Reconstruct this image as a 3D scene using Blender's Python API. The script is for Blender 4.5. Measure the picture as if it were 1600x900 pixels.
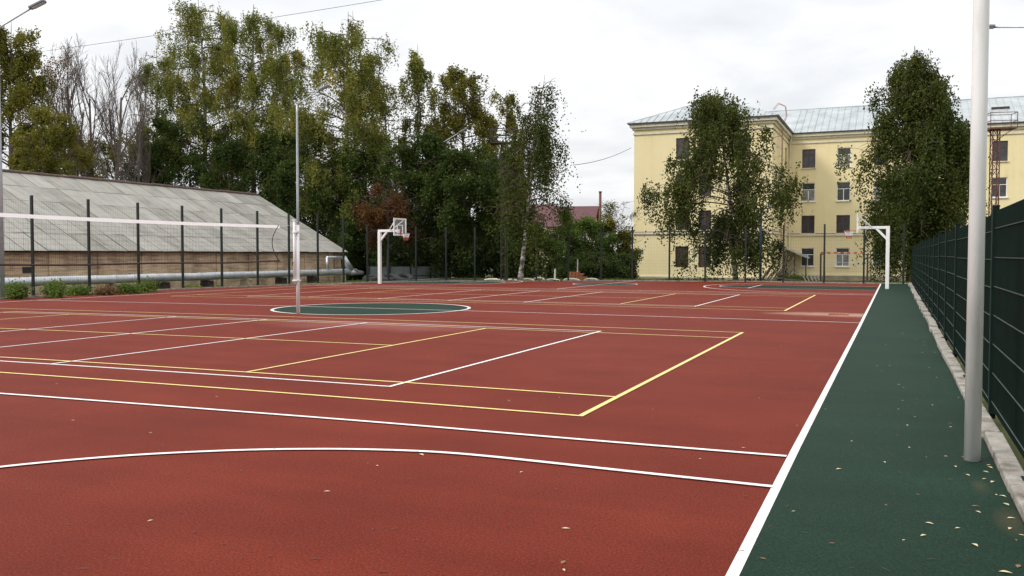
import bpy, math, random
import numpy as np
from mathutils import Matrix, Vector
R = math.radians
scene = bpy.context.scene
for o in list(bpy.data.objects):
    bpy.data.objects.remove(o)

# ------------------------------------------------------------------ camera
CAM = Vector((14.8527, -14.2578, 1.6822)); YAW, PITCH, ROLL, FPX = -0.403605, -0.0376136, 0.00063, 1398.146
fw = Vector((math.sin(YAW)*math.cos(PITCH), math.cos(YAW)*math.cos(PITCH), math.sin(PITCH)))
rt = Vector((math.cos(YAW), -math.sin(YAW), 0)); up = rt.cross(fw)
rt, up = rt*math.cos(ROLL)+up*math.sin(ROLL), -rt*math.sin(ROLL)+up*math.cos(ROLL)
cd = bpy.data.cameras.new('camera'); cam = bpy.data.objects.new('camera', cd); scene.collection.objects.link(cam)
cd.sensor_width = 36; cd.lens = 36*FPX/1600; cd.clip_start = 0.05; cd.clip_end = 3000
cam.matrix_world = Matrix.Translation(CAM) @ Matrix((rt, up, -fw)).transposed().to_4x4()
scene.camera = cam

# ------------------------------------------------------------------ sky, sun, exposure
SUN_AZ, SUN_EL = -128.0, 40.0            # azimuth from +Y towards +X, elevation
SUN_STRENGTH = 1.5
EXPOSURE = 0.38
CLOUD_STRENGTH = 0.84
sd = Vector((math.sin(R(SUN_AZ))*math.cos(R(SUN_EL)), math.cos(R(SUN_AZ))*math.cos(R(SUN_EL)), math.sin(R(SUN_EL))))
w = bpy.data.worlds.new('World'); scene.world = w; w.use_nodes = True
nt = w.node_tree; nt.nodes.clear()
def N(nt, t, **k):
    n = nt.nodes.new(t)
    for a, b in k.items():
        if a in n.inputs: n.inputs[a].default_value = b
        else: setattr(n, a, b)
    return n
def math_n(nt, op, a, b=None, c=None):
    n = nt.nodes.new('ShaderNodeMath'); n.operation = op
    for i, v in enumerate((a, b, c)):
        if v is None: continue
        if hasattr(v, 'is_linked') or isinstance(v, bpy.types.NodeSocket): nt.links.new(v, n.inputs[i])
        else: n.inputs[i].default_value = v
    return n.outputs[0]
def ramp(nt, fac, stops):
    r = nt.nodes.new('ShaderNodeValToRGB'); e = r.color_ramp.elements
    e[0].position, e[0].color = stops[0][0], (*stops[0][1], 1)
    e[1].position, e[1].color = stops[-1][0], (*stops[-1][1], 1)
    for p, c in stops[1:-1]:
        x = e.new(p); x.color = (*c, 1)
    nt.links.new(fac, r.inputs[0]); return r.outputs[0]
sky = N(nt, 'ShaderNodeTexSky', sky_type='NISHITA', sun_disc=False, sun_elevation=R(SUN_EL), sun_rotation=R(SUN_AZ))
bg1 = N(nt, 'ShaderNodeBackground'); bg1.inputs[1].default_value = 0.1; nt.links.new(sky.outputs[0], bg1.inputs[0])
tc = N(nt, 'ShaderNodeTexCoord'); sp = N(nt, 'ShaderNodeSeparateXYZ'); nt.links.new(tc.outputs['Generated'], sp.inputs[0])
zc = math_n(nt, 'ADD', math_n(nt, 'MAXIMUM', sp.outputs[2], 0.0), 0.22)
cb = N(nt, 'ShaderNodeCombineXYZ')
nt.links.new(math_n(nt, 'DIVIDE', sp.outputs[0], zc), cb.inputs[0]); nt.links.new(math_n(nt, 'DIVIDE', sp.outputs[1], zc), cb.inputs[1])
nz = N(nt, 'ShaderNodeTexNoise', Scale=1.15, Detail=7.0, Roughness=0.52, Distortion=0.25); nt.links.new(cb.outputs[0], nz.inputs['Vector'])
cl = ramp(nt, nz.outputs[0], [(0.32, (0.66, 0.67, 0.70)), (0.46, (0.80, 0.81, 0.83)), (0.57, (0.97, 0.97, 0.98))])
dp = N(nt, 'ShaderNodeVectorMath', operation='DOT_PRODUCT'); nt.links.new(tc.outputs['Generated'], dp.inputs[0]); dp.inputs[1].default_value = sd
gl = N(nt, 'ShaderNodeMapRange'); nt.links.new(dp.outputs['Value'], gl.inputs[0])
for i, v in zip((1, 2, 3, 4), (0.55, 1.0, 1.0, 1.55)): gl.inputs[i].default_value = v
bg2 = N(nt, 'ShaderNodeBackground'); nt.links.new(cl, bg2.inputs[0])
zb_ = N(nt, 'ShaderNodeMapRange'); nt.links.new(sp.outputs[2], zb_.inputs[0])     # an overcast sky is brighter overhead
for i, v in zip((1, 2, 3, 4), (0.12, 0.9, 1.0, 1.8)): zb_.inputs[i].default_value = v
nt.links.new(math_n(nt, 'MULTIPLY', math_n(nt, 'MULTIPLY', gl.outputs[0], zb_.outputs[0]), CLOUD_STRENGTH), bg2.inputs[1])
mx = N(nt, 'ShaderNodeMixShader'); mx.inputs[0].default_value = 0.93
nt.links.new(bg1.outputs[0], mx.inputs[1]); nt.links.new(bg2.outputs[0], mx.inputs[2])
wo = N(nt, 'ShaderNodeOutputWorld'); nt.links.new(mx.outputs[0], wo.inputs[0])
sl = bpy.data.lights.new('sun', 'SUN'); sl.energy = SUN_STRENGTH; sl.angle = R(14); sl.color = (1, 0.96, 0.9)
so = bpy.data.objects.new('sun', sl); scene.collection.objects.link(so)
so.rotation_euler = sd.to_track_quat('Z', 'Y').to_euler(); so.location = sd*200
vs = scene.view_settings; vs.view_transform = 'Standard'; vs.look = 'None'; vs.exposure = EXPOSURE; vs.gamma = 1
scene.cycles.max_bounces = 6; scene.cycles.transparent_max_bounces = 8

# ------------------------------------------------------------------ helpers
COL = scene.collection
def ray(px, py):
    return fw + rt*((px-800)/FPX) - up*((py-450)/FPX)
def un(px, py, z=0.0):
    d = ray(px, py); t = (z-CAM.z)/d.z; return CAM + d*t
def atX(px, py, X):
    d = ray(px, py); t = (X-CAM.x)/d.x; return CAM + d*t
def atY(px, py, Y):
    d = ray(px, py); t = (Y-CAM.y)/d.y; return CAM + d*t
def atD(px, py, D):
    return CAM + ray(px, py)*D
WC = (-0.0117, -0.1733, -0.1759, 0.2022, 0.2025, 0.0145, 0.0525, 0.2133, 0.7327, -0.5224, -0.7149, 0.8323)
def G(x, y):          # the laid-out court is not perfectly square: small survey correction
    a, b = x/14, (y-10)/30; B = (1, a, b, a*a, a*b, b*b)
    return x+sum(p*q for p, q in zip(B, WC[:6])), y+sum(p*q for p, q in zip(B, WC[6:]))

class MB:
    def __init__(s): s.v = []; s.f = []; s.m = []; s.mi = 0
    def face(s, *pts):
        n = len(s.v); s.v += [tuple(p) for p in pts]; s.f.append(tuple(range(n, n+len(pts)))); s.m.append(s.mi)
    def box(s, a, b, rot=None, org=None):
        x0, y0, z0 = a; x1, y1, z1 = b
        P = [Vector(p) for p in ((x0,y0,z0),(x1,y0,z0),(x1,y1,z0),(x0,y1,z0),(x0,y0,z1),(x1,y0,z1),(x1,y1,z1),(x0,y1,z1))]
        if rot is not None:
            o = Vector(org) if org else Vector((0,0,0)); P = [rot@(p-o)+o for p in P]
        n = len(s.v); s.v += [tuple(p) for p in P]
        for f in ((0,3,2,1),(4,5,6,7),(0,1,5,4),(1,2,6,5),(2,3,7,6),(3,0,4,7)):
            s.f.append(tuple(n+i for i in f)); s.m.append(s.mi)
    def tube(s, pts, rad, n=8, cap=True, ang=0):
        pts = [Vector(p) for p in pts]; k = len(pts)
        if not hasattr(rad, '__len__'): rad = [rad]*k
        base = len(s.v); u = None
        for i, p in enumerate(pts):
            d = (pts[min(i+1, k-1)]-pts[max(i-1, 0)])
            if d.length < 1e-9: d = Vector((0,0,1))
            d.normalize()
            if u is None: u = d.orthogonal().normalized()
            else:
                u = u-d*u.dot(d)
                if u.length < 1e-6: u = d.orthogonal()
                u.normalize()
            v = d.cross(u)
            for j in range(n):
                a = 2*math.pi*j/n+ang; s.v.append(tuple(p+(u*math.cos(a)+v*math.sin(a))*rad[i]))
        for i in range(k-1):
            for j in range(n):
                a = base+i*n+j; b = base+i*n+(j+1)%n
                s.f.append((a, b, b+n, a+n)); s.m.append(s.mi)
        if cap:
            s.f.append(tuple(base+j for j in range(n-1, -1, -1))); s.m.append(s.mi)
            s.f.append(tuple(base+(k-1)*n+j for j in range(n))); s.m.append(s.mi)
    def sq(s, p0, p1, w, h=None):
        h = h or w; p0, p1 = Vector(p0), Vector(p1); d = (p1-p0).normalized()
        u = Vector((0,0,1)).cross(d)
        if u.length < 1e-4: u = Vector((1,0,0))
        u.normalize(); v = d.cross(u); n = len(s.v)
        for p in (p0, p1):
            for a, b in ((-1,-1),(1,-1),(1,1),(-1,1)): s.v.append(tuple(p+u*(a*w/2)+v*(b*h/2)))
        for f in ((0,1,5,4),(1,2,6,5),(2,3,7,6),(3,0,4,7),(3,2,1,0),(4,5,6,7)):
            s.f.append(tuple(n+i for i in f)); s.m.append(s.mi)
    def build(s, name, mat, parent=None, smooth=False, loc=None):
        me = bpy.data.meshes.new(name); me.from_pydata(s.v, [], s.f)
        for m in (mat if isinstance(mat, (list, tuple)) else [mat]): me.materials.append(m)
        if isinstance(mat, (list, tuple)): me.polygons.foreach_set('material_index', s.m)
        if smooth: me.polygons.foreach_set('use_smooth', [True]*len(me.polygons))
        me.update(); o = bpy.data.objects.new(name, me); COL.objects.link(o)
        if parent: o.parent = parent
        if loc: o.location = loc
        return o
def bevel(o, w=0.01, seg=2):
    m = o.modifiers.new('bevel', 'BEVEL'); m.width = w; m.segments = seg; m.limit_method = 'ANGLE'; return o
def tag(o, label=None, cat=None, group=None, kind=None):
    if label: o['label'] = label
    if cat: o['category'] = cat
    if group: o['group'] = group
    if kind: o['kind'] = kind
    return o
def thing(name, label, cat, loc=(0,0,0), rz=0, group=None):
    o = bpy.data.objects.new(name, None); COL.objects.link(o); o.location = loc; o.rotation_euler = (0,0,rz)
    o.empty_display_size = 0.2
    return tag(o, label, cat, group)
def struct(o, label=None, cat='ground'):
    o['kind'] = 'structure'
    if label: o['label'] = label
    return o
def dup(root, loc, rz, label=None):
    r = root.copy(); COL.objects.link(r); r.location = loc; r.rotation_euler = (0,0,rz)
    if label: r['label'] = label
    for ch in list(root.children):
        c = ch.copy(); COL.objects.link(c); c.parent = r
        for g in list(ch.children):
            d = g.copy(); COL.objects.link(d); d.parent = c
    return r

# ------------------------------------------------------------------ materials
def mat(name, col, rough=0.7, metal=0.0, var=0.15, scale=4.0, bump=0.0, bscale=40.0, spec=0.5, col2=None, detail=5.0, stops=None, coords='Object', stretch=None):
    m = bpy.data.materials.new(name); m.use_nodes = True; t = m.node_tree; b = t.nodes['Principled BSDF']
    tcn = N(t, 'ShaderNodeTexCoord'); src = tcn.outputs[coords]
    if stretch:
        mp = N(t, 'ShaderNodeMapping'); mp.inputs['Scale'].default_value = stretch; t.links.new(src, mp.inputs[0]); src = mp.outputs[0]
    nz = N(t, 'ShaderNodeTexNoise', Scale=scale, Detail=detail, Roughness=0.6); t.links.new(src, nz.inputs['Vector'])
    if not stops:
        c2 = col2 or tuple(min(1, c*(1+var)) for c in col); c1 = tuple(c*(1-var) for c in col)
        stops = [(0.32, c1), (0.68, c2)]
    t.links.new(ramp(t, nz.outputs[0], stops), b.inputs['Base Color'])
    b.inputs['Roughness'].default_value = rough; b.inputs['Metallic'].default_value = metal
    b.inputs['Specular IOR Level'].default_value = spec
    if bump:
        n2 = N(t, 'ShaderNodeTexNoise', Scale=bscale, Detail=4.0); t.links.new(tcn.outputs[coords], n2.inputs['Vector'])
        bp = N(t, 'ShaderNodeBump', Strength=bump, Distance=0.02); t.links.new(n2.outputs[0], bp.inputs['Height']); t.links.new(bp.outputs[0], b.inputs['Normal'])
    return m

def rubber(name, base, dark, light, stain=None):
    m = bpy.data.materials.new(name); m.use_nodes = True; t = m.node_tree; b = t.nodes['Principled BSDF']
    tcn = N(t, 'ShaderNodeTexCoord'); src = tcn.outputs['Object']
    fine = N(t, 'ShaderNodeTexNoise', Scale=62.0, Detail=4.0, Roughness=0.8); t.links.new(src, fine.inputs['Vector'])
    big = N(t, 'ShaderNodeTexNoise', Scale=0.55, Detail=6.0, Roughness=0.62); t.links.new(src, big.inputs['Vector'])
    mp = N(t, 'ShaderNodeMapping'); mp.inputs['Scale'].default_value = (0.12, 1.5, 1); t.links.new(src, mp.inputs[0])
    strk = N(t, 'ShaderNodeTexNoise', Scale=1.2, Detail=4.0); t.links.new(mp.outputs[0], strk.inputs['Vector'])
    f = math_n(t, 'ADD', math_n(t, 'MULTIPLY', fine.outputs[0], 0.72), math_n(t, 'ADD', math_n(t, 'MULTIPLY', big.outputs[0], 0.18), math_n(t, 'MULTIPLY', strk.outputs[0], 0.10)))
    c = ramp(t, f, [(0.38, dark), (0.5, base), (0.62, light)])
    # sparse dark and pale crumbs
    vo = N(t, 'ShaderNodeTexVoronoi', Scale=48.0); t.links.new(src, vo.inputs['Vector'])
    sep = N(t, 'ShaderNodeSeparateColor'); t.links.new(vo.outputs['Color'], sep.inputs[0])
    near = math_n(t, 'LESS_THAN', vo.outputs['Distance'], 0.28)
    dk = math_n(t, 'MULTIPLY', math_n(t, 'GREATER_THAN', sep.outputs[0], 0.965), near)
    mixd = N(t, 'ShaderNodeMix', data_type='RGBA'); t.links.new(dk, mixd.inputs[0]); t.links.new(c, mixd.inputs[6])
    mixd.inputs[7].default_value = tuple(v*0.35 for v in base)+(1,); c = mixd.outputs[2]
    for (sx, sy, sr, scol, amt, asp) in (stain or []):
        mpp = N(t, 'ShaderNodeMapping'); mpp.inputs['Location'].default_value = (-sx/asp, -sy, 0); mpp.inputs['Scale'].default_value = (1/asp, 1, 1)
        t.links.new(src, mpp.inputs[0])
        ln = N(t, 'ShaderNodeVectorMath', operation='LENGTH'); t.links.new(mpp.outputs[0], ln.inputs[0])
        jit = math_n(t, 'ADD', ln.outputs['Value'], math_n(t, 'MULTIPLY', math_n(t, 'SUBTRACT', big.outputs[0], 0.5), sr*1.6))
        mr = N(t, 'ShaderNodeMapRange'); t.links.new(jit, mr.inputs[0])
        for i, v in zip((1,2,3,4), (sr*0.25, sr, amt, 0.0)): mr.inputs[i].default_value = v
        mm = N(t, 'ShaderNodeMix', data_type='RGBA'); t.links.new(mr.outputs[0], mm.inputs[0]); t.links.new(c, mm.inputs[6]); mm.inputs[7].default_value = (*scol, 1)
        c = mm.outputs[2]
    t.links.new(c, b.inputs['Base Color'])
    b.inputs['Roughness'].default_value = 0.72; b.inputs['Specular IOR Level'].default_value = 0.12
    bp = N(t, 'ShaderNodeBump', Strength=0.8, Distance=0.006); t.links.new(fine.outputs[0], bp.inputs['Height']); t.links.new(bp.outputs[0], b.inputs['Normal'])
    return m

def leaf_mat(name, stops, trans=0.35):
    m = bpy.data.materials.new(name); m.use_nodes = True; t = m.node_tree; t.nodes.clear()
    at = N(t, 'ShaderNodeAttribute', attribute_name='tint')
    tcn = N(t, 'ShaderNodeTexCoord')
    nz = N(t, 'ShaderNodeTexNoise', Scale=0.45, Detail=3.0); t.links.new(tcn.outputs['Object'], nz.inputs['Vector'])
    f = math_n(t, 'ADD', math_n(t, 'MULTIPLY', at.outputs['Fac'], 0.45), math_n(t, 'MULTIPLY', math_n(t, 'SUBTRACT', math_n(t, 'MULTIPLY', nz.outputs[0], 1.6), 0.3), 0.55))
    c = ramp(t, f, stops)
    d = N(t, 'ShaderNodeBsdfDiffuse'); tr = N(t, 'ShaderNodeBsdfTranslucent'); gl = N(t, 'ShaderNodeBsdfGlossy', Roughness=0.5)
    t.links.new(c, d.inputs[0]); t.links.new(c, tr.inputs[0]); gl.inputs[0].default_value = (0.6, 0.62, 0.6, 1)
    m1 = N(t, 'ShaderNodeMixShader'); m1.inputs[0].default_value = trans; t.links.new(d.outputs[0], m1.inputs[1]); t.links.new(tr.outputs[0], m1.inputs[2])
    m2 = N(t, 'ShaderNodeMixShader'); m2.inputs[0].default_value = 0.008; t.links.new(m1.outputs[0], m2.inputs[1]); t.links.new(gl.outputs[0], m2.inputs[2])
    o = N(t, 'ShaderNodeOutputMaterial'); t.links.new(m2.outputs[0], o.inputs[0]); return m

PXY = un(1519, 720)
HX, HY = un(1310, 492).x, un(1310, 492).y
DX, DY = un(596, 508).x, un(596, 508).y
M = {}
M['red'] = rubber('red_rubber', (0.130, 0.0150, 0.0055), (0.070, 0.0070, 0.0028), (0.205, 0.031, 0.013),
    stain=[(HX, HY, 1.15, (0.36, 0.22, 0.16), 0.95, 1.7), (DX, DY, 1.6, (0.36, 0.16, 0.15), 0.3, 2.2), (13.2, -13.5, 2.2, (0.16, 0.034, 0.02), 0.4, 1.5)])
M['green'] = rubber('green_rubber', (0.0075, 0.0255, 0.0145), (0.0035, 0.013, 0.007), (0.016, 0.045, 0.027),
    stain=[(PXY.x, PXY.y, 0.13, (0.03, 0.03, 0.022), 0.7, 1.0), (15.45, -7.0, 0.34, (0.07, 0.06, 0.03), 0.5, 0.3), (15.55, -7.9, 0.4, (0.07, 0.058, 0.03), 0.5, 0.3)])
M['white_line'] = mat('white_court_paint', (0.74, 0.72, 0.70), rough=0.7, scale=26, detail=8, stops=[(0.27, (0.36, 0.24, 0.20)), (0.38, (0.64, 0.59, 0.56)), (0.55, (0.72, 0.70, 0.68))], bump=0.3, bscale=90)
M['yellow_line'] = mat('yellow_court_paint', (0.70, 0.56, 0.19), rough=0.7, scale=26, detail=8, stops=[(0.27, (0.34, 0.20, 0.09)), (0.38, (0.60, 0.46, 0.16)), (0.55, (0.70, 0.56, 0.21))], bump=0.3, bscale=90)
M['grass'] = mat('rough_grass', (0.06, 0.07, 0.025), rough=0.95, scale=0.8, bump=0.8, bscale=8, spec=0.1, detail=9,
    stops=[(0.3, (0.07, 0.055, 0.035)), (0.48, (0.05, 0.062, 0.022)), (0.7, (0.10, 0.10, 0.04))])
M['concrete'] = mat('kerb_concrete', (0.40, 0.375, 0.33), rough=0.9, scale=5, bump=0.6, bscale=30, spec=0.2, detail=8,
    stops=[(0.30, (0.12, 0.105, 0.085)), (0.47, (0.25, 0.23, 0.20)), (0.7, (0.36, 0.34, 0.30))])
M['fence_green'] = mat('fence_green_coating', (0.0028, 0.0105, 0.0075), spec=0.15, rough=0.5, var=0.2, scale=3)
M['fence_lit_tint'] = mat('fence_lit_tint_green_wire', (0.035, 0.055, 0.046), rough=0.5)  # sky light on horizontal wires and post edges, painted in as a paler green
M['fence_dark'] = mat('fence_dark_green_post', (0.002, 0.007, 0.005), rough=0.5, var=0.2, scale=3)
M['white_paint'] = mat('white_steel_paint', (0.74, 0.74, 0.72), rough=0.38, var=0.05, scale=3)
M['pole_paint'] = mat('grey_white_pole_paint', (0.66, 0.66, 0.64), rough=0.35, var=0.05, scale=6, stretch=(1, 1, 0.2),
    stops=[(0.3, (0.55, 0.545, 0.52)), (0.5, (0.67, 0.67, 0.65)), (0.75, (0.72, 0.72, 0.70))])
M['galv'] = mat('galvanised_steel', (0.42, 0.45, 0.48), rough=0.45, metal=0.35, var=0.12, scale=5)
M['lamp_head'] = mat('lamp_head_grey', (0.18, 0.18, 0.19), rough=0.5)
M['rust'] = mat('rust_brown_steel', (0.12, 0.045, 0.032), rough=0.7, var=0.35, scale=3)
M['dark_steel'] = mat('dark_brown_steel', (0.035, 0.022, 0.018), rough=0.6, var=0.3, scale=3)
M['blue_steel'] = mat('blue_painted_steel', (0.02, 0.07, 0.13), rough=0.5)
M['net_white'] = mat('net_band_white', (0.92, 0.92, 0.93), rough=0.8, var=0.04)
def tape():
    m = M['net_white']; t = m.node_tree; b = t.nodes['Principled BSDF']; o = [x for x in t.nodes if x.type == 'OUTPUT_MATERIAL'][0]
    tr = N(t, 'ShaderNodeBsdfTranslucent'); tr.inputs[0].default_value = (.9, .9, .9, 1); mx_ = N(t, 'ShaderNodeMixShader'); mx_.inputs[0].default_value = .45
    t.links.new(b.outputs[0], mx_.inputs[1]); t.links.new(tr.outputs[0], mx_.inputs[2]); t.links.new(mx_.outputs[0], o.inputs[0])
tape()
M['net_dark'] = mat('net_cord_dark', (0.05, 0.022, 0.022), rough=0.9)
M['wood_old'] = mat('weathered_boards', (0.22, 0.17, 0.12), rough=0.85, var=0.4, scale=3)
M['wood_pale'] = mat('pale_planks', (0.48, 0.43, 0.36), rough=0.8, var=0.2, scale=4)
M['brick_rubble'] = mat('orange_brick', (0.30, 0.11, 0.05), rough=0.9, var=0.25, scale=8)
M['silver'] = mat('pipe_foil', (0.50, 0.52, 0.53), rough=0.38, metal=0.55, var=0.2, scale=2.5, bump=0.25, bscale=7)
M['grey_panel'] = mat('grey_sheet_panel', (0.15, 0.175, 0.17), rough=0.6, var=0.2, scale=1.5)
M['rubber_black'] = mat('tyre_rubber', (0.02, 0.02, 0.022), rough=0.8)
M['hoop_red'] = mat('hoop_orange_red', (0.42, 0.07, 0.04), rough=0.5)
M['bark'] = mat('dark_bark', (0.05, 0.038, 0.03), rough=0.95, var=0.4, scale=6, stretch=(1, 1, 0.3))
M['grey_bark'] = mat('grey_bark', (0.16, 0.13, 0.115), rough=0.95, var=0.4, scale=5, stretch=(1, 1, 0.3))
M['birch_bark'] = mat('birch_bark', (0.4, 0.38, 0.35), rough=0.85, scale=2.6, stretch=(1, 1, 2.2), detail=6,
    stops=[(0.42, (0.05, 0.042, 0.035)), (0.5, (0.24, 0.22, 0.19)), (0.66, (0.50, 0.48, 0.44))])
M['twig'] = mat('twig_bark', (0.085, 0.055, 0.045), rough=0.95, var=0.3)
M['grey_twig'] = mat('bare_grey_brown_bark', (0.15, 0.12, 0.105), rough=0.95, var=0.35)
M['leaf_birch'] = leaf_mat('birch_leaves', [(0.1, (0.080, 0.108, 0.025)), (0.42, (0.148, 0.173, 0.036)), (0.68, (0.252, 0.240, 0.051)), (0.95, (0.487, 0.342, 0.074))])
M['leaf_olive'] = leaf_mat('olive_leaves', [(0.1, (0.087, 0.098, 0.019)), (0.45, (0.153, 0.150, 0.028)), (0.7, (0.209, 0.188, 0.035)), (0.95, (0.297, 0.223, 0.042))])
M['leaf_dark'] = leaf_mat('dark_leaves', [(0.1, (0.028, 0.050, 0.014)), (0.5, (0.052, 0.078, 0.018)), (0.95, (0.102, 0.134, 0.030))], 0.25)
M['leaf_weep'] = leaf_mat('weeping_leaves', [(0.1, (0.031, 0.048, 0.010)), (0.5, (0.059, 0.077, 0.017)), (0.95, (0.129, 0.123, 0.026))], 0.3)
M['leaf_rust'] = leaf_mat('rusty_leaves', [(0.1, (0.050, 0.024, 0.010)), (0.5, (0.112, 0.049, 0.017)), (0.95, (0.141, 0.086, 0.027))])
M['leaf_red'] = leaf_mat('reddish_leaves', [(0.1, (0.108, 0.060, 0.036)), (0.5, (0.168, 0.096, 0.048)), (0.95, (0.180, 0.144, 0.048))])
M['leaf_bush'] = leaf_mat('bush_leaves', [(0.1, (0.063, 0.105, 0.022)), (0.5, (0.116, 0.179, 0.035)), (0.95, (0.211, 0.254, 0.056))])
M['yellow_leaf'] = mat('fallen_leaf_yellow', (0.58, 0.47, 0.28), rough=0.8, var=0.35, scale=30)
M['brown_leaf'] = mat('fallen_leaf_brown', (0.20, 0.12, 0.06), rough=0.85, var=0.35, scale=30)

def plaster():
    m = bpy.data.materials.new('yellow_plaster'); m.use_nodes = True; t = m.node_tree; b = t.nodes['Principled BSDF']
    tcn = N(t, 'ShaderNodeTexCoord'); src = tcn.outputs['Object']
    a = N(t, 'ShaderNodeTexNoise', Scale=0.35, Detail=8.0, Roughness=0.62); t.links.new(src, a.inputs['Vector'])
    mp = N(t, 'ShaderNodeMapping'); mp.inputs['Scale'].default_value = (1.6, 1.6, 0.12); t.links.new(src, mp.inputs[0])
    s = N(t, 'ShaderNodeTexNoise', Scale=1.0, Detail=5.0); t.links.new(mp.outputs[0], s.inputs['Vector'])
    f = math_n(t, 'ADD', math_n(t, 'MULTIPLY', a.outputs[0], 0.6), math_n(t, 'MULTIPLY', s.outputs[0], 0.4))
    t.links.new(ramp(t, f, [(0.30, (0.66, 0.55, 0.32)), (0.42, (0.78, 0.66, 0.375)), (0.6, (0.81, 0.70, 0.43)), (0.72, (0.83, 0.75, 0.52))]), b.inputs['Base Color'])
    b.inputs['Roughness'].default_value = 0.9; b.inputs['Specular IOR Level'].default_value = 0.2; return m
M['plaster'] = plaster()
M['trim'] = mat('pale_trim', (0.66, 0.61, 0.48), rough=0.85, var=0.12, scale=2)
M['plinth'] = mat('plinth_render', (0.34, 0.28, 0.18), rough=0.9, var=0.3, scale=1.2)
M['frame_white'] = mat('window_white_plastic', (0.78, 0.78, 0.77), rough=0.4, var=0.03)
M['frame_brown'] = mat('window_brown_paint', (0.11, 0.035, 0.028), rough=0.6, var=0.2)
def glass(name, c, r=0.12):
    m = mat(name, c, rough=r, var=0.5, scale=1.3, spec=0.5); return m
M['glass'] = glass('window_glass', (0.045, 0.048, 0.05))
M['glass_curtain'] = glass('window_glass_with_curtain', (0.22, 0.22, 0.21), 0.25)
M['glass_dim'] = glass('window_glass_with_dim_curtain', (0.11, 0.105, 0.10), 0.2)
M['shutter'] = mat('dark_brown_shutter', (0.06, 0.032, 0.025), rough=0.7, var=0.25, scale=3)

def seam_roof():
    m = bpy.data.materials.new('seamed_zinc_roof'); m.use_nodes = True; t = m.node_tree; b = t.nodes['Principled BSDF']
    tcn = N(t, 'ShaderNodeTexCoord'); a = N(t, 'ShaderNodeTexNoise', Scale=0.7, Detail=5.0); t.links.new(tcn.outputs['Object'], a.inputs['Vector'])
    t.links.new(ramp(t, a.outputs[0], [(0.3, (0.28, 0.315, 0.325)), (0.5, (0.37, 0.40, 0.405)), (0.7, (0.45, 0.475, 0.48))]), b.inputs['Base Color'])
    b.inputs['Roughness'].default_value = 0.5; b.inputs['Metallic'].default_value = 0.25; return m
M['zinc'] = seam_roof()
M['house_red'] = mat('dark_red_roof', (0.085, 0.026, 0.030), rough=0.7, var=0.2, scale=1.5)
M['house_cream'] = mat('cream_house_wall', (0.60, 0.53, 0.40), rough=0.9, var=0.1, scale=1)

def brick():
    m = bpy.data.materials.new('tan_brick'); m.use_nodes = True; t = m.node_tree; b = t.nodes['Principled BSDF']
    tcn = N(t, 'ShaderNodeTexCoord'); sp = N(t, 'ShaderNodeSeparateXYZ'); t.links.new(tcn.outputs['Object'], sp.inputs[0])
    cb = N(t, 'ShaderNodeCombineXYZ'); t.links.new(math_n(t, 'ADD', sp.outputs[0], sp.outputs[1]), cb.inputs[0]); t.links.new(sp.outputs[2], cb.inputs[1])
    br = N(t, 'ShaderNodeTexBrick'); t.links.new(cb.outputs[0], br.inputs['Vector'])
    br.inputs['Color1'].default_value = (0.58, 0.42, 0.27, 1); br.inputs['Color2'].default_value = (0.45, 0.31, 0.19, 1); br.inputs['Mortar'].default_value = (0.5, 0.44, 0.34, 1)
    for k, v in (('Scale', 1.0), ('Mortar Size', 0.012), ('Brick Width', 0.26), ('Row Height', 0.085), ('Bias', 0.0)): br.inputs[k].default_value = v
    nz = N(t, 'ShaderNodeTexNoise', Scale=0.9, Detail=6.0); t.links.new(tcn.outputs['Object'], nz.inputs['Vector'])
    mm = N(t, 'ShaderNodeMix', data_type='RGBA'); mm.blend_type = 'MULTIPLY'; mm.inputs[0].default_value = 1.0
    mpb = N(t, 'ShaderNodeMapping'); mpb.inputs['Scale'].default_value = (.5, .5, 9); t.links.new(tcn.outputs['Object'], mpb.inputs[0])
    nzb = N(t, 'ShaderNodeTexNoise', Scale=1.0, Detail=6.0, Roughness=.7); t.links.new(mpb.outputs[0], nzb.inputs['Vector'])
    fb = math_n(t, 'ADD', math_n(t, 'MULTIPLY', nz.outputs[0], .45), math_n(t, 'MULTIPLY', nzb.outputs[0], .55))
    t.links.new(br.outputs[0], mm.inputs[6]); t.links.new(ramp(t, fb, [(0.38, (0.42, 0.36, 0.32)), (0.5, (0.95, 0.9, 0.85)), (0.62, (1.35, 1.32, 1.25))]), mm.inputs[7])
    t.links.new(mm.outputs[2], b.inputs['Base Color']); b.inputs['Roughness'].default_value = 0.95
    bp = N(t, 'ShaderNodeBump', Strength=0.5, Distance=0.01); t.links.new(br.outputs[1], bp.inputs['Height']); bp.invert = True; t.links.new(bp.outputs[0], b.inputs['Normal'])
    return m
M['brick'] = brick()
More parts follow.
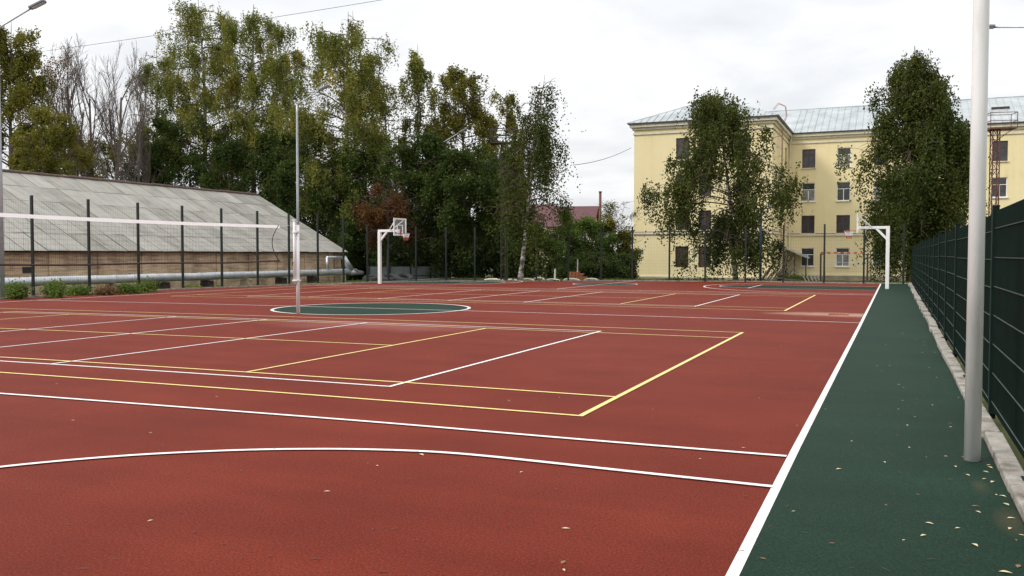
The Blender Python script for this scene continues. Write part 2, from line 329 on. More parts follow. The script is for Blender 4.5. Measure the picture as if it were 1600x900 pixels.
def asbestos():
    m = bpy.data.materials.new('corrugated_cement_sheet'); m.use_nodes = True; t = m.node_tree; b = t.nodes['Principled BSDF']
    tcn = N(t, 'ShaderNodeTexCoord'); at = N(t, 'ShaderNodeAttribute', attribute_name='tint')
    a = N(t, 'ShaderNodeTexNoise', Scale=1.3, Detail=9.0, Roughness=0.65); t.links.new(tcn.outputs['Object'], a.inputs['Vector'])
    mpw = N(t, 'ShaderNodeMapping'); mpw.inputs['Scale'].default_value = (.35, 4.5, .35); t.links.new(tcn.outputs['Object'], mpw.inputs[0])
    aw = N(t, 'ShaderNodeTexNoise', Scale=1.0, Detail=7.0, Roughness=.65); t.links.new(mpw.outputs[0], aw.inputs['Vector'])
    f = math_n(t, 'ADD', math_n(t, 'ADD', math_n(t, 'MULTIPLY', a.outputs[0], 0.4), math_n(t, 'MULTIPLY', aw.outputs[0], 0.45)), math_n(t, 'MULTIPLY', at.outputs['Fac'], 0.15))
    t.links.new(ramp(t, f, [(0.33, (0.19, 0.18, 0.155)), (0.48, (0.30, 0.29, 0.255)), (0.66, (0.39, 0.38, 0.34))]), b.inputs['Base Color'])
    b.inputs['Roughness'].default_value = 0.95; b.inputs['Specular IOR Level'].default_value = 0.2
    wv = N(t, 'ShaderNodeTexWave', Scale=1.8); wv.bands_direction = 'Y'; t.links.new(tcn.outputs['Object'], wv.inputs['Vector'])
    bp = N(t, 'ShaderNodeBump', Strength=0.4, Distance=0.03); t.links.new(wv.outputs[1], bp.inputs['Height']); t.links.new(bp.outputs[0], b.inputs['Normal'])
    return m
M['asbestos'] = asbestos()

# ------------------------------------------------------------------ ground
def gz(x, y):
    def s(v, a, b):
        t = min(1, max(0, (v-a)/(b-a))); return t*t*(3-2*t)
    return -0.07 - 0.42*s(-x, 16.6, 20.5) - 0.80*s(y, 44.5, 60)*(1-0.4*s(-x, 16.6, 20.5))
mb = MB()
xs = [-900, -300, -120, -70, -45, -34]+[-30+i*1.0 for i in range(0, 61)]+[34, 45, 70, 120, 300, 900]
ys = [-900, -300, -100, -50]+[-30+i*2.0 for i in range(0, 66)]+[110, 140, 220, 400, 900, 1500]
rnd = random.Random(5)
for j, y in enumerate(ys):
    for i, x in enumerate(xs):
        z = gz(x, y)
        if x < -17.5 or y > 46: z += rnd.uniform(-.06, .06)
        mb.v.append((x, y, z))
nx = len(xs)
for j in range(len(ys)-1):
    for i in range(nx-1):
        mb.f.append((j*nx+i, j*nx+i+1, (j+1)*nx+i+1, (j+1)*nx+i)); mb.m.append(0)
struct(mb.build('ground', M['grass']))

# edge of the surfacing along the left and far sides
edge = [(-15.9, -30.0), (-15.9, 0.0)]
for px, py in ((0, 468), (100, 461.6), (200, 456), (300, 451.5), (400, 447.6), (500, 444.2), (600, 441.4), (700, 440.2), (850, 439.6), (983, 439.2), (1200, 440.6), (1375, 443.2)):
    q = un(px, py); edge.append((q.x, q.y))
FARY = edge[-1][1]
KX = 15.62
edge.append((KX, FARY))
mb = MB(); poly = edge+[(KX, -30)]
mb.face(*[(x, y, 0) for x, y in reversed(poly)])
# skirt so that the slab has a real thickness
for (x0, y0), (x1, y1) in zip(poly[:-1], poly[1:]): mb.face((x0, y0, 0), (x1, y1, 0), (x1, y1, -.25), (x0, y0, -.25))
court = struct(mb.build('court_surface', M['red']))
# left and far concrete kerb
def offs(pts, d):
    out = []
    for i, p in enumerate(pts):
        a = Vector(pts[max(i-1, 0)]); b = Vector(pts[min(i+1, len(pts)-1)]); t = (b-a).normalized(); out.append((p[0]-t.y*d, p[1]+t.x*d))
    return out
mb = MB(); e0 = edge[:-1]+[(KX+.3, FARY)]; e1 = offs(e0, 0.14)
for i in range(len(e0)-1):
    a, b, c, d = e0[i], e0[i+1], e1[i+1], e1[i]; z = 0.055
    mb.face((*a, z), (*b, z), (*c, z), (*d, z)); mb.face((*a, -.2), (*b, -.2), (*b, z), (*a, z)); mb.face((*d, z), (*c, z), (*c, -.2), (*d, -.2))
struct(mb.build('kerb', M['concrete']))

# lines
zcount = [0]
def strip(mb, a, b, wd=0.06, n=None):
    """a, b in laid-out court coordinates"""
    a, b = Vector(a), Vector(b); L = (b-a).length; n = n or max(2, int(L/1.5)); t = (b-a)/L; u = Vector((-t.y, t.x))*(wd/2)
    z = 0.006+0.00012*zcount[0]; zcount[0] += 1
    a = a-t*wd/2; b = b+t*wd/2
    for i in range(n):
        p, q = a+(b-a)*(i/n), a+(b-a)*((i+1)/n)
        mb.face(*[(*G(*r), z) for r in (p-u, q-u, q+u, p+u)])
def ring(mb, c, rad, a0, a1, wd=0.066, n=64):
    z = 0.006+0.00012*zcount[0]; zcount[0] += 1
    for i in range(n):
        t0, t1 = a0+(a1-a0)*i/n, a0+(a1-a0)*(i+1)/n
        P = [(c[0]+r*math.cos(t), c[1]+r*math.sin(t)) for r, t in ((rad-wd/2, t0), (rad+wd/2, t0), (rad+wd/2, t1), (rad-wd/2, t1))]
        mb.face(*[(*G(*p), z) for p in P])
def pxline(mb, pl, wd):
    """line surveyed on the ground, smoothed"""
    P = [un(*q).xy for q in pl]
    for _ in range(2):
        Q = [P[0]]
        for a, b in zip(P[:-1], P[1:]): Q += [a*.75+b*.25, a*.25+b*.75]
        P = Q+[P[-1]]
    z = 0.006+0.00012*zcount[0]; zcount[0] += 1
    O = [(p+Vector((-t.y, t.x))*wd/2, p-Vector((-t.y, t.x))*wd/2) for p, t in ((p, (P[min(i+1, len(P)-1)]-P[max(i-1, 0)]).normalized()) for i, p in enumerate(P))]
    for a, b in zip(O[:-1], O[1:]): mb.face((*a[0], z), (*b[0], z), (*b[1], z), (*a[1], z))
def disc(mb, c, rad, z, n=72, a0=0, a1=2*math.pi):
    pts = [(c[0]+rad*math.cos(a0+(a1-a0)*i/n), c[1]+rad*math.sin(a0+(a1-a0)*i/n)) for i in range(n if a1-a0 > 6.2 else n+1)]
    mb.face(*[(*G(*p), z) for p in pts])
wh, ye, gr = MB(), MB(), MB()
for c in (0, 19):
    strip(wh, (-9, c-4.5), (9, c-4.5)); strip(wh, (-9, c+4.5), (9, c+4.5))
    for x in (-9, -3, 0, 3, 9): strip(wh, (x, c-4.5), (x, c+4.5))
    strip(ye, (-11.885, c-5.485), (11.885, c-5.485)); strip(ye, (-11.885, c+5.485), (11.885, c+5.485))
    strip(ye, (-11.885, c-4.115), (11.885, c-4.115)); strip(ye, (-11.885, c+4.115), (11.885, c+4.115))
    for x in (-11.885, 11.885): strip(ye, (x, c-5.485), (x, c+5.485), 0.064)
    for x in (-6.4, 6.4): strip(ye, (x, c-4.115), (x, c+4.115))
    strip(ye, (-6.4, c), (6.4, c))
strip(wh, (-14.05, 9.5), (14.05, 9.5)); ring(wh, (0, 9.5), 3.0, 0, 2*math.pi, 0.09, 96)
disc(gr, (0, 9.5), 2.98, 0.004)
strip(wh, (-14.05, -22), (-14.05, 40.6), 0.08, 60)
SL = [un(*q).xy for q in ((1157, 875), (1238, 712), (1345.5, 505), (1375.5, 445))]; SL = [SL[0]+(SL[0]-SL[1])*4]+SL
def slx(y):
    for a, b in zip(SL[:-1], SL[1:]):
        if y <= b.y or b is SL[-1]: return a.x+(b.x-a.x)*(y-a.y)/(b.y-a.y)
for i in range(60):
    ya_, yb_ = -22+i*(41.2+22)/60, -22+(i+1)*(41.2+22)/60
    wh.face((slx(ya_)-.033, ya_, .0055), (slx(ya_)+.033, ya_, .0055), (slx(yb_)+.033, yb_, .0055), (slx(yb_)-.033, yb_, .0055))
for hc, s0, s1 in ((-14.1, -6.6, -21.6), (33.1, 25.6, 40.6)):
    (strip(wh, (-14.05, s0), (14.05, s0), .09) if hc > 0 else None); strip(wh, (-14.05, s1), (14.05, s1)); strip(wh, (0, s0), (0, s1))
    ring(wh, (0, hc), 1.8, 0, 2*math.pi); disc(gr, (0, hc), 1.78, 0.004)
    if hc < 0:
        pxline(wh, [(1229, 714.2), (905, 688), (600, 661.5), (300, 638.5), (0, 615.5), (-200, 602)], .062)
        pxline(wh, [(1208, 762), (1000, 740), (850, 723.5), (760, 714), (690, 708), (620, 704.8), (540, 703), (460, 703), (380, 704.5), (290, 708), (200, 713), (100, 721), (0, 731), (-120, 746), (-260, 768)], .062)
    for sx in (-1, 1):
        if hc < 0 and sx > 0: continue
        X = sx*12.475; d = 6.45; xx = math.sqrt(6.75**2-d*d); th = math.atan2(d, xx)
        for sy in (-1, 1): strip(wh, (sx*14.05, hc+sy*d), (X-sx*xx, hc+sy*d))
        if sx > 0: ring(wh, (X, hc), 6.75, math.pi-th, math.pi+th, .08)
        else: ring(wh, (X, hc), 6.75, -th, th, .08)
        for sy in (-1, 1): strip(wh, (sx*14.0, hc+sy*2.45), (sx*8.25, hc+sy*2.45))
        strip(wh, (sx*8.25, hc-2.45), (sx*8.25, hc+2.45))
        if sx > 0: ring(wh, (8.25, hc), 1.8, math.pi/2, math.pi*1.5); disc(gr, (8.15, hc), 1.8, .004, 30, math.pi/2, 1.5*math.pi)
        else: ring(wh, (-8.25, hc), 1.8, -math.pi/2, math.pi/2); disc(gr, (-8.15, hc), 1.8, .004, 30, -math.pi/2, math.pi/2)
        x0, x1 = sorted((sx*8.2, sx*13.98)); gr.face(*[(*G(*p), .0044) for p in ((x0, hc-2.4), (x1, hc-2.4), (x1, hc+2.4), (x0, hc+2.4))])
struct(wh.build('white_court_lines', M['white_line'])); struct(ye.build('yellow_court_lines', M['yellow_line']))
struct(gr.build('green_court_areas', M['green']))
mb = MB(); ysn = [-30+i*(FARY+30)/40 for i in range(41)]
for a, b in zip(ysn[:-1], ysn[1:]):
    xa, xb = slx(a)+.01, slx(b)+.01
    mb.face((xa, a, .0035), (KX-.002, a, .0035), (KX-.002, b, .0035), (xb, b, .0035))
struct(mb.build('green_walkway', M['green']))
# right kerb with broken concrete edge: individual blocks in one strip of setting
mb = MB(); y = -12.0; rnd = random.Random(3)
while y < FARY:
    L = rnd.uniform(1.3, 2.2) if y < 4 else rnd.uniform(.35, 1.1)
    h = .06+rnd.uniform(-.008, .015) if y < 4 else rnd.uniform(.05, .11); o = rnd.uniform(-.015, .01) if y < 4 else rnd.uniform(-.06, .03)
    mb.box((KX+o, y+.006, -.2), (KX+.15, y+L-.006, h), Matrix.Rotation(rnd.uniform(-.012, .012), 3, 'Z'), (KX+.1, y, 0)); y += L
bevel(struct(mb.build('kerb', M['concrete'])), .015, 2)

# ------------------------------------------------------------------ right fence
FX = 15.80
def wire_panel(L, h, z0, sp=0.05, r=0.0026, hz=(), hr=0.004, side=1):
    """welded wire panel along local +Y, thin square wires"""
    mb = MB(); n = int(L/sp)
    for i in range(n+1):
        y = i*sp+(L-n*sp)/2; mb.box((-r, y-r, z0), (r, y+r, z0+h))
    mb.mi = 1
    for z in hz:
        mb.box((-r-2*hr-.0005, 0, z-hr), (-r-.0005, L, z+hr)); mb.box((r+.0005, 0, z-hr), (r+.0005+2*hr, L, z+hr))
    return mb
f = thing('mesh_fence', 'tall dark green welded mesh fence standing on the concrete kerb beside the green walkway', 'fence', (FX, 0, 0))
rh = [0.16+.295*k for k in range(7)]
PY0 = -3.9; ps = [PY0+3.0*k for k in range(-3, 16)]
pan = None; post = None; k = 0
for i, y in enumerate(ps):
    h = 2.13+(.03 if i % 3 == 0 else 0)
    if post is None:
        b = MB(); b.box((-.03, -.03, 0), (.03, .03, 2.17)); b.box((-.034, -.034, 2.17), (.034, .034, 2.185)); b.box((-.075, -.075, .055), (.075, .075, .065)); b.mi = 1; b.box((-.036, .022, .07), (-.0305, .03, 2.16)); b.mi = 0  # second slot: thin pale strip painted as the lit edge
        post = b.build('post', [M['fence_green'], M['fence_lit_tint']], f); post.location = (.0, y, 0) 
    else:
        o = post.copy(); COL.objects.link(o); o.parent = f; o.location = (.0, y, 0)
    if i < len(ps)-1:
        if pan is None:
            pan = wire_panel(2.96, 2.03, .08, hz=rh).build('wire_panel', [M['fence_green'], M['fence_lit_tint']], f); pan.location = (0, y+.02, 0)
        else:
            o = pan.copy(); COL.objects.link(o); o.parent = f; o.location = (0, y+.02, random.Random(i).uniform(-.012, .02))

# ------------------------------------------------------------------ left and far fences
def far_fence(label, pts, H, z0, group=None):
    f = thing('mesh_fence', label, 'fence', (*pts[0], 0))
    o0 = Vector((*pts[0], 0))
    for i, p in enumerate(pts):
        z = gz(*p); b = MB(); b.box((-.05, -.04, z), (.05, .04, H)); b.box((-.055, -.045, H), (.055, .045, H+.012))
        o = b.build('post', M['fence_dark'], f); o.location = (p[0]-o0.x, p[1]-o0.y, 0)
    for a, c in zip(pts[:-1], pts[1:]):
        d = Vector(c)-Vector(a); L = d.length
        m = wire_panel(L-.1, H-.15, 0.05, sp=.1, r=.0011, hz=[.3+.2*k for k in range(int((H-.4)/.2))], hr=.0011)
        o = m.build('wire_panel', M['fence_dark'], f); o.location = (a[0]-o0.x+d.x/L*.05, a[1]-o0.y+d.y/L*.05, 0); o.rotation_euler = (0, 0, math.atan2(d.y, d.x)-math.pi/2)
lp = []
for px in (52, 140, 217, 286, 347, 403, 452, 497, 537):
    q = atX(px, 450, -16.75 if px < 450 else -16.75+(px-450)*.012); lp.append((q.x, q.y))
lp = [(lp[0][0], lp[0][1]-2.7*k) for k in (3, 2, 1)]+lp
far_fence('tall dark green mesh fence on thin posts in front of the long brick shed', lp, 4.0, 0)
bp = []
for px, D in ((574, 54.5), (607, 56), (650, 57.5), (697, 58.5), (742, 59), (790, 59), (838, 59), (888, 58.6), (939, 58), (988, 57.2), (1046, 56.2), (1102, 55.4), (1165, 54.5), (1224, 53.8), (1288, 52.6), (1350, 51.6), (1412, 50.4)):
    q = atD(px, 400, D); bp.append((q.x, q.y))
far_fence('tall dark green mesh fence across the far end of the court before the yellow building', bp, 3.45, 0)

# ------------------------------------------------------------------ poles and lamps
q = un(1519, 720)
t = thing('light_pole', 'thick pale grey steel pole standing near the kerb of the green walkway', 'pole', (q.x, q.y, 0))
b = MB(); b.tube([(0, 0, 0), (0, 0, 3), (0, 0, 6.5), (0, 0, 10.2)], [.063, .060, .057, .052], 40)
b.build('shaft', M['pole_paint'], t, True)
b = MB(); b.tube([(0, 0, 0), (0, 0, .006)], [.073, .071], 32); b.build('rubber_collar', M['green'], t)
b = MB(); b.tube([(0, 0, 10.1), (.5, 0, 10.6), (1.3, 0, 10.9)], .03, 10); b.build('arm', M['galv'], t, True)
b = MB(); b.box((1.25, -.12, 10.84), (1.85, .12, 10.97)); bevel(b.build('lamp_head', M['lamp_head'], t), .03)

def lamp(px, D, label, H=10.25, dirx=1, al=1.35, rise=.75, rz=0):
    p = atD(px, 400, D); z = gz(p.x, p.y)
    t = thing('street_lamp', label, 'street lamp', (p.x, p.y, 0), rz, 'tall lamps around the court')
    b = MB(); b.tube([(0, 0, z), (0, 0, H*.5), (0, 0, H-.5), (0, 0, H)], [.085, .075, .06, .055], 12); b.build('post', M['galv'], t, True)
    b = MB(); b.tube([(0, 0, H-.05), (dirx*.25, 0, H+.14), (dirx*al, 0, H+rise)], .033, 8); b.build('arm', M['galv'], t, True)
    b = MB(); a = math.atan2(rise-.14, al-.25); rot = Matrix.Rotation(-dirx*a*.85, 3, 'Y'); x0 = dirx*(al-.05); x1 = dirx*(al+.62)
    lo, hi = min(x0, x1), max(x0, x1)
    b.box((lo, -.13, H+rise-.03), (hi, .13, H+rise+.09), rot, (dirx*al, 0, H+rise)); bevel(b.build('lamp_head', M['lamp_head'], t), .04)
    b = MB(); b.box((lo+.12, -.1, H+rise-.045), (hi-.05, .1, H+rise-.032), rot, (dirx*al, 0, H+rise)); b.build('lens', M['silver'], t)
lamp(3, 34.4, 'tall grey street lamp at the left end of the brick shed', rz=R(20))
lamp(466, 51.5, 'tall grey street lamp rising beside the gable end of the brick shed', rz=R(15))
lamp(692, 69, 'thin distant street lamp in front of the tall birches behind the basketball hoop', rz=R(15))
lamp(1655, 34.5, 'street lamp behind the green fence reaching its head over from the right', dirx=-1, al=2.4, rise=-.1+.45)

# ------------------------------------------------------------------ volleyball net and posts
NX, NY = un(466, 491).x, un(466, 491).y
def vpost(y, label, s=1):
    t = thing('volleyball_post', label, 'net post', (NX, y, 0), 0 if s > 0 else math.pi)
    b = MB(); b.tube([(0, 0, 0), (0, 0, 2.5)], .052, 16); b.build('pole', M['white_paint'], t, True)
    b = MB(); b.tube([(-.05, -.085, .85), (-.05, -.085, 2.62)], .034, 12); b.tube([(-.05, -.085, 2.6), (-.05, -.085, 2.64)], .042, 12); b.build('net_tensioner', M['white_paint'], t, True)
    for z in (.95, 2.3):
        b = MB(); b.box((-.10, -.13, z-.02), (.06, .06, z+.02)); b.build('bracket', M['white_paint'], t)
    b = MB(); b.tube([(-.05, -.13, 1.45), (-.05, -.18, 1.45), (-.05, -.18, 1.36)], .012, 8); b.build('crank', M['net_dark'], t)
vpost(NY, 'white steel volleyball post standing at the edge of the green centre circle')
vpost(-NY-.1, 'white steel volleyball post at the near end of the net', -1)
Y1 = atX(437, 350, NX).y; z1 = atX(437, 352, NX).z; z0 = atX(0, 331, NX).z; ya = atX(0, 331, NX).y; Y0 = -4.75
sl_ = (z1-z0)/(Y1-ya); zt = lambda y: z1+sl_*(y-Y1)-.05*math.sin(math.pi*(y-Y0)/(Y1-Y0))*.6
t = thing('volleyball_net', 'long volleyball net with white top band and dark bottom cord hanging over the court', 'net', (NX, 0, 0))
b = MB(); n = 30
for i in range(n):
    a, c = Y0+(Y1-Y0)*i/n, Y0+(Y1-Y0)*(i+1)/n
    for x0, x1 in ((0, 0),):
        b.face((x0, a, zt(a)-.075), (x1, c, zt(c)-.075), (x1, c, zt(c)), (x0, a, zt(a)))
b.build('top_band', M['net_white'], t)
zb = lambda y: zt(y)-.97+.01*math.sin(y*1.3)
b = MB(); b.tube([(0, Y0+(Y1-Y0)*i/n, zb(Y0+(Y1-Y0)*i/n)) for i in range(n+1)], .02, 6); b.build('bottom_cord', M['net_dark'], t)
for yy, s in ((Y1, 1), (Y0, -1)):
    b = MB(); b.tube([(0, yy-s*.05-s*.28*math.sin(math.pi*k/8), zt(yy)+(zb(yy)-zt(yy))*k/8) for k in range(9)], .011, 6); b.build('side_cord', M['net_dark'], t)
b = MB()
for k in range(1, 9):
    b.tube([(0, Y0+.3+(Y1-Y0-.6)*i/12, zt(Y0+(Y1-Y0)*i/12)-.075-k*.1) for i in range(13)], .0012, 3, False)
yv = Y0+.3
while yv < Y1-.3:
    b.tube([(0, yv, zt(yv)-.07), (0, yv, zb(yv))], .0012, 3, False); yv += .1
b.build('netting', M['net_dark'], t)
for yy, yp in ((Y1, NY-.09), (Y0, -NY+.0)):
    b = MB(); b.tube([(0, yy, zt(yy)-.03), (-.05, yp, 2.5)], .003, 4); b.build('tie_cord', M['net_white'], t)

# ------------------------------------------------------------------ basketball hoops
def hoop(p, rz, label):
    t = thing('basketball_hoop', label, 'basketball hoop', (p.x, p.y, 0), rz, 'goose neck basketball hoops')
    b = MB(); b.box((-.085, -.085, 0), (.085, .085, 2.93)); bevel(b.build('post', M['white_paint'], t), .015)
    b = MB(); b.box((-.085, -.07, 2.932), (1.35, .07, 3.07)); bevel(b.build('arm', M['white_paint'], t), .015)
    b = MB(); b.sq((.05, 0, 2.45), (.52, 0, 2.95), .11); b.build('brace', M['white_paint'], t)
    b = MB()
    b.sq((.75, .12, 3.05), (1.36, .4, 3.6), .04); b.sq((.75, -.12, 3.05), (1.36, -.4, 3.6), .04); b.sq((1.2, 0, 2.98), (1.37, 0, 2.86), .06); b.build('backboard_brace', M['white_paint'], t)
    b = MB(); X = 1.37
    for (y0, y1, z0, z1) in ((-.62, .62, 2.72, 2.81), (-.62, .62, 3.61, 3.70), (-.62, -.53, 2.81, 3.61), (.53, .62, 2.81, 3.61)): b.box((X, y0, z0), (X+.04, y1, z1))
    bb = b.build('backboard', M['white_paint'], t)
    b = MB(); 
    for (y0, y1, z0, z1) in ((-.29, .29, 3.28, 3.33), (-.29, .29, 2.86, 2.90), (-.29, -.24, 2.90, 3.28), (.24, .29, 2.90, 3.28)): b.box((X+.005, y0, z0), (X+.035, y1, z1))
    b.build('target_square', M['white_paint'], bb)
    b = MB(); b.box((X+.015, -.53, 2.81), (X+.022, .53, 3.61)); b.build('panel', M['clear'], bb)
    rg = MB(); c = (X+.04+.15+.225, 0, 2.85)
    rg.tube([(c[0]+.225*math.cos(2*math.pi*i/24), .225*math.sin(2*math.pi*i/24), c[2]) for i in range(25)], .013, 8, False)
    rg.box((X+.04, -.08, 2.80), (X+.055, .08, 2.92)); rg.box((X+.05, -.05, 2.835), (X+.2, .05, 2.865)); rr = rg.build('rim', M['hoop_red'], t)
    for mi, (za, zb_, mt) in enumerate(((2.84, 2.62, 'net_white'), (2.62, 2.46, 'hoop_red'))):
        nb = MB(); k = 14
        for i in range(k):
            for s in (-1, 1):
                pts = []
                for j in range(5):
                    zz = za+(zb_-za)*j/4; u = (2.84-zz)/.38; r = .22-.11*u**.7; a = 2*math.pi*(i+s*(u*1.6+.0))/k
                    pts.append((c[0]+r*math.cos(a), r*math.sin(a), zz))
                nb.tube(pts, .0065, 4, False)
        nb.build('net', M[mt], t)
def clear():
    m = bpy.data.materials.new('clear_polycarbonate'); m.use_nodes = True; t = m.node_tree; b = t.nodes['Principled BSDF']
    b.inputs['Base Color'].default_value = (.75, .8, .8, 1); b.inputs['Roughness'].default_value = .1; b.inputs['Alpha'].default_value = .13
    nz = N(t, 'ShaderNodeTexNoise', Scale=6.0); t.links.new(math_n(t, 'MULTIPLY', nz.outputs[0], .26), b.inputs['Alpha']); return m
M['clear'] = clear()
hoop(un(1386, 451.5), math.pi, 'white basketball hoop on the green walkway with its arm reaching left over the court')
hoop(un(593.5, 443.5), R(-4), 'white basketball hoop at the far left side of the court before the dark trees')

# ------------------------------------------------------------------ drain cover
t = thing('drain_cover', 'small rusty brown drain cover in a pale dusty patch near the white sideline', 'drain cover', (HX, HY, 0))
b = MB(); b.box((-.26, -.1, .001), (.26, .14, .035)); bevel(b.build('cover', M['brick_rubble'], t), .008)
b = MB(); [b.box((-.22+.09*k, -.08, .0352), (-.19+.09*k, .12, .039)) for k in range(5)]; b.build('slots', M['dark_steel'], t)

# ------------------------------------------------------------------ shed
SX, SY, SZ0 = -20.0, 37.5, -0.5
t = thing('brick_shed', 'long low brick shed with a grey corrugated sheet roof behind the left fence', 'shed', (SX, SY, 0))
L = 75.0; W_ = 14.5; ez, rz_ = 1.98, 5.9
b = MB()
b.box((-.35, -L, SZ0-.3), (-.0, -.0, ez)); b.box((-W_, -.35, SZ0-.3), (-.352, 0, ez)); b.box((-W_, -L, SZ0-.3), (-W_+.35, -.352, ez))
b.face((-.002, 0, ez), (-W_/2, 0, rz_-.25), (-W_+.002, 0, ez))
b.face((-.002, -.3, ez), (-W_/2, -.3, rz_-.25), (-W_+.002, -.3, ez))
for k in range(28): b.box((.0, -1.0-2.7*k-.45, SZ0-.3), (.06, -1.0-2.7*k, ez-.06))
b.build('wall', M['brick'], t)
b = MB(); b.box((.062, -.46-.45+.0, SZ0), (.10, -.9, ez-.1)); b.build('downpipe', M['dark_steel'], t)
hw = MB()
for py_, in ((atX(44, 418, SX).y-SY,),): hw.box((-.02, py_-.28, .85), (.02, py_+.28, 1.12))
hw.build('vent_opening', M['rubber_black'], t)
slope = Vector((-W_/2-.0, 0, rz_-ez)); sn = slope.length; sdx = slope/sn
ovh = .35
def roof_side(sign, name):
    b = MB(); tint = []; rr = random.Random(8+sign)
    cw = 1.13; rows = 5; tot = sn+ovh; rl = tot/rows
    ox = 0 if sign > 0 else -W_
    for i in range(int((L+.8)/cw)):
        for j in range(rows):
            y1 = .4-i*cw; y0 = y1-cw+rr.uniform(.025, .06)
            s0 = -ovh+j*rl+ (rr.uniform(-.02, .01)); s1 = -ovh+(j+1)*rl+.1
            if j == rows-1: s1 = tot-ovh
            lift0, lift1 = .03+rr.uniform(0, .01), .012+rr.uniform(0, .01)
            P = []
            for s, lf in ((s0, lift0), (s1, lift1)):
                x = (-s*abs(sdx.x))*sign+ox; z = ez+s*sdx.z
                P.append((x, z+lf))
            tw = rr.uniform(-.01, .01)
            a, c = P; n0 = len(b.v)
            for (x, z) in (a, c):
                for yy in (y0, y1):
                    b.v.append((x, yy, z+tw*(1 if yy == y0 else -1))); b.v.append((x, yy, z-.018+tw*(1 if yy == y0 else -1)))
            # order: a(y0 top,y0 bot,y1 top,y1 bot) c(...)
            for fcs in ((0, 2, 6, 4), (1, 5, 7, 3), (0, 1, 3, 2), (4, 6, 7, 5), (0, 4, 5, 1), (2, 3, 7, 6)):
                b.f.append(tuple(n0+k for k in fcs)); b.m.append(0)
            tint += [rr.random()]*8
    o = b.build(name, M['asbestos'], t)
    at = o.data.attributes.new('tint', 'FLOAT', 'POINT'); at.data.foreach_set('value', tint)
    # dark underlay boarding
    b = MB(); 
    x0, z0_ = (ovh*abs(sdx.x))*sign+ox, ez-ovh*sdx.z; x1_, z1_ = -W_/2, rz_
    b.face((x0, .3, z0_-.01), (x0, -L-.3, z0_-.01), (x1_, -L-.3, z1_-.01), (x1_, .3, z1_-.01)); b.face((x0, .3, z0_-.05), (x0, -L-.3, z0_-.05), (x1_, -L-.3, z1_-.05), (x1_, .3, z1_-.05))
    b.build('roof_boarding', M['dark_steel'], t)
roof_side(1, 'roof'); roof_side(-1, 'roof')
b = MB()
for k in range(38):
    yy = .4-2.0*k; dz = .012*math.sin(k*2.1)
    b.tube([(-W_/2, yy, rz_+.03+dz), (-W_/2, yy-2.02, rz_+.045+dz)], .10, 8)
M['ridge'] = mat('dark_brown_ridge', (0.10, 0.062, 0.05), rough=.8, var=.3); b.build('ridge_cap', M['ridge'], t)

# ------------------------------------------------------------------ heating pipe
PXp = -18.5
pe = atX(556, 432, PXp).y
t = thing('heating_pipe', 'long silver insulated heating pipe running on supports along the brick shed', 'pipe', (PXp, pe, 0))
b = MB(); pts = []; rr = random.Random(2)
for k in range(50): pts.append((0, -k*1.5, .52+.012*math.sin(k*1.7)))
b.tube(pts, [.2+.006*math.sin(k*2.3) for k in range(50)], 18); b.build('pipe', M['silver'], t, True)
b = MB()
for k in range(70): b.tube([(0, -k*1.1-.5, .52), (0, -k*1.1-.53, .52)], .209, 18)
b.build('banding', M['galv'], t, True)
for k in range(24):
    b = MB(); yy = -1.8-3.1*k; b.box((-.28, yy-.22, -.75), (.28, yy+.22, .2)); b.box((-.35, yy-.12, .2), (.35, yy+.12, .31))
    bevel(b.build('support', M['dark_steel'] if k % 3 else M['plinth'], t), .02)
b = MB(); zt2 = atX(545, 402, PXp).z
b.sq((0, -3.3, zt2), (0, -1.3, zt2), .16); b.sq((0, -3.3, zt2), (0, -3.3, .6), .14)
b.tube([(0, -1.4, zt2), (0, -.7, .65)], [.16, .26], 10); b.build('branch_duct', M['silver'], t, True)
b = MB(); b.tube([(0, -.8, .5), (.0, .1, .46), (.0, .8, .42)], [.24, .18, .13], 14); b.build('pipe_end', M['silver'], t, True)

# ------------------------------------------------------------------ grey panel wall, tyre heap
GA, GB = atD(577, 420, 63), atD(703, 420, 66)
t = thing('panel_fence', 'low grey sheet panel fence under the dark trees behind the far left hoop', 'fence', (GA.x, GA.y, 0), math.atan2(GB.y-GA.y, GB.x-GA.x))
Lg = (GB.xy-GA.xy).length; n = 4
for k in range(n):
    b = MB(); b.box((Lg*k/n+.05, 0, -.9), (Lg*(k+1)/n-.05, .06, .80)); bevel(b.build('panel', M['grey_panel'], t), .01)
for k in range(n+1):
    b = MB(); b.box((Lg*k/n-.045, -.06, -.9), (Lg*k/n+.045, .08, .86)); b.build('post', M['dark_steel'], t)
b = MB(); b.box((0, -.05, .1), (Lg, -.01, .18)); b.build('rail', M['dark_steel'], t)

def torus(mb, c, Rm, r, axis='Z', n=24, m=10, zs=1.0):
    base = len(mb.v)
    for i in range(n):
        a = 2*math.pi*i/n
        for j in range(m):
            q = 2*math.pi*j/m; x, y, z = (Rm+r*math.cos(q))*math.cos(a), (Rm+r*math.cos(q))*math.sin(a), r*math.sin(q)*zs
            mb.v.append((c[0]+x, c[1]+y, c[2]+z) if axis == 'Z' else (c[0]+x, c[1]+z, c[2]+y))
    for i in range(n):
        for j in range(m):
            mb.f.append((base+i*m+j, base+((i+1) % n)*m+j, base+((i+1) % n)*m+(j+1) % m, base+i*m+(j+1) % m)); mb.m.append(mb.mi)
def tyre(loc, rot, label, group, mt, Rm=.42, r=.16):
    b = MB(); torus(b, (0, 0, 0), Rm, r, 'Z'); o = b.build('tyre', M[mt], None, True); o.location = loc; o.rotation_euler = rot
    tag(o, label, 'tyre', group); return o
q = atD(600, 437, 59.5)
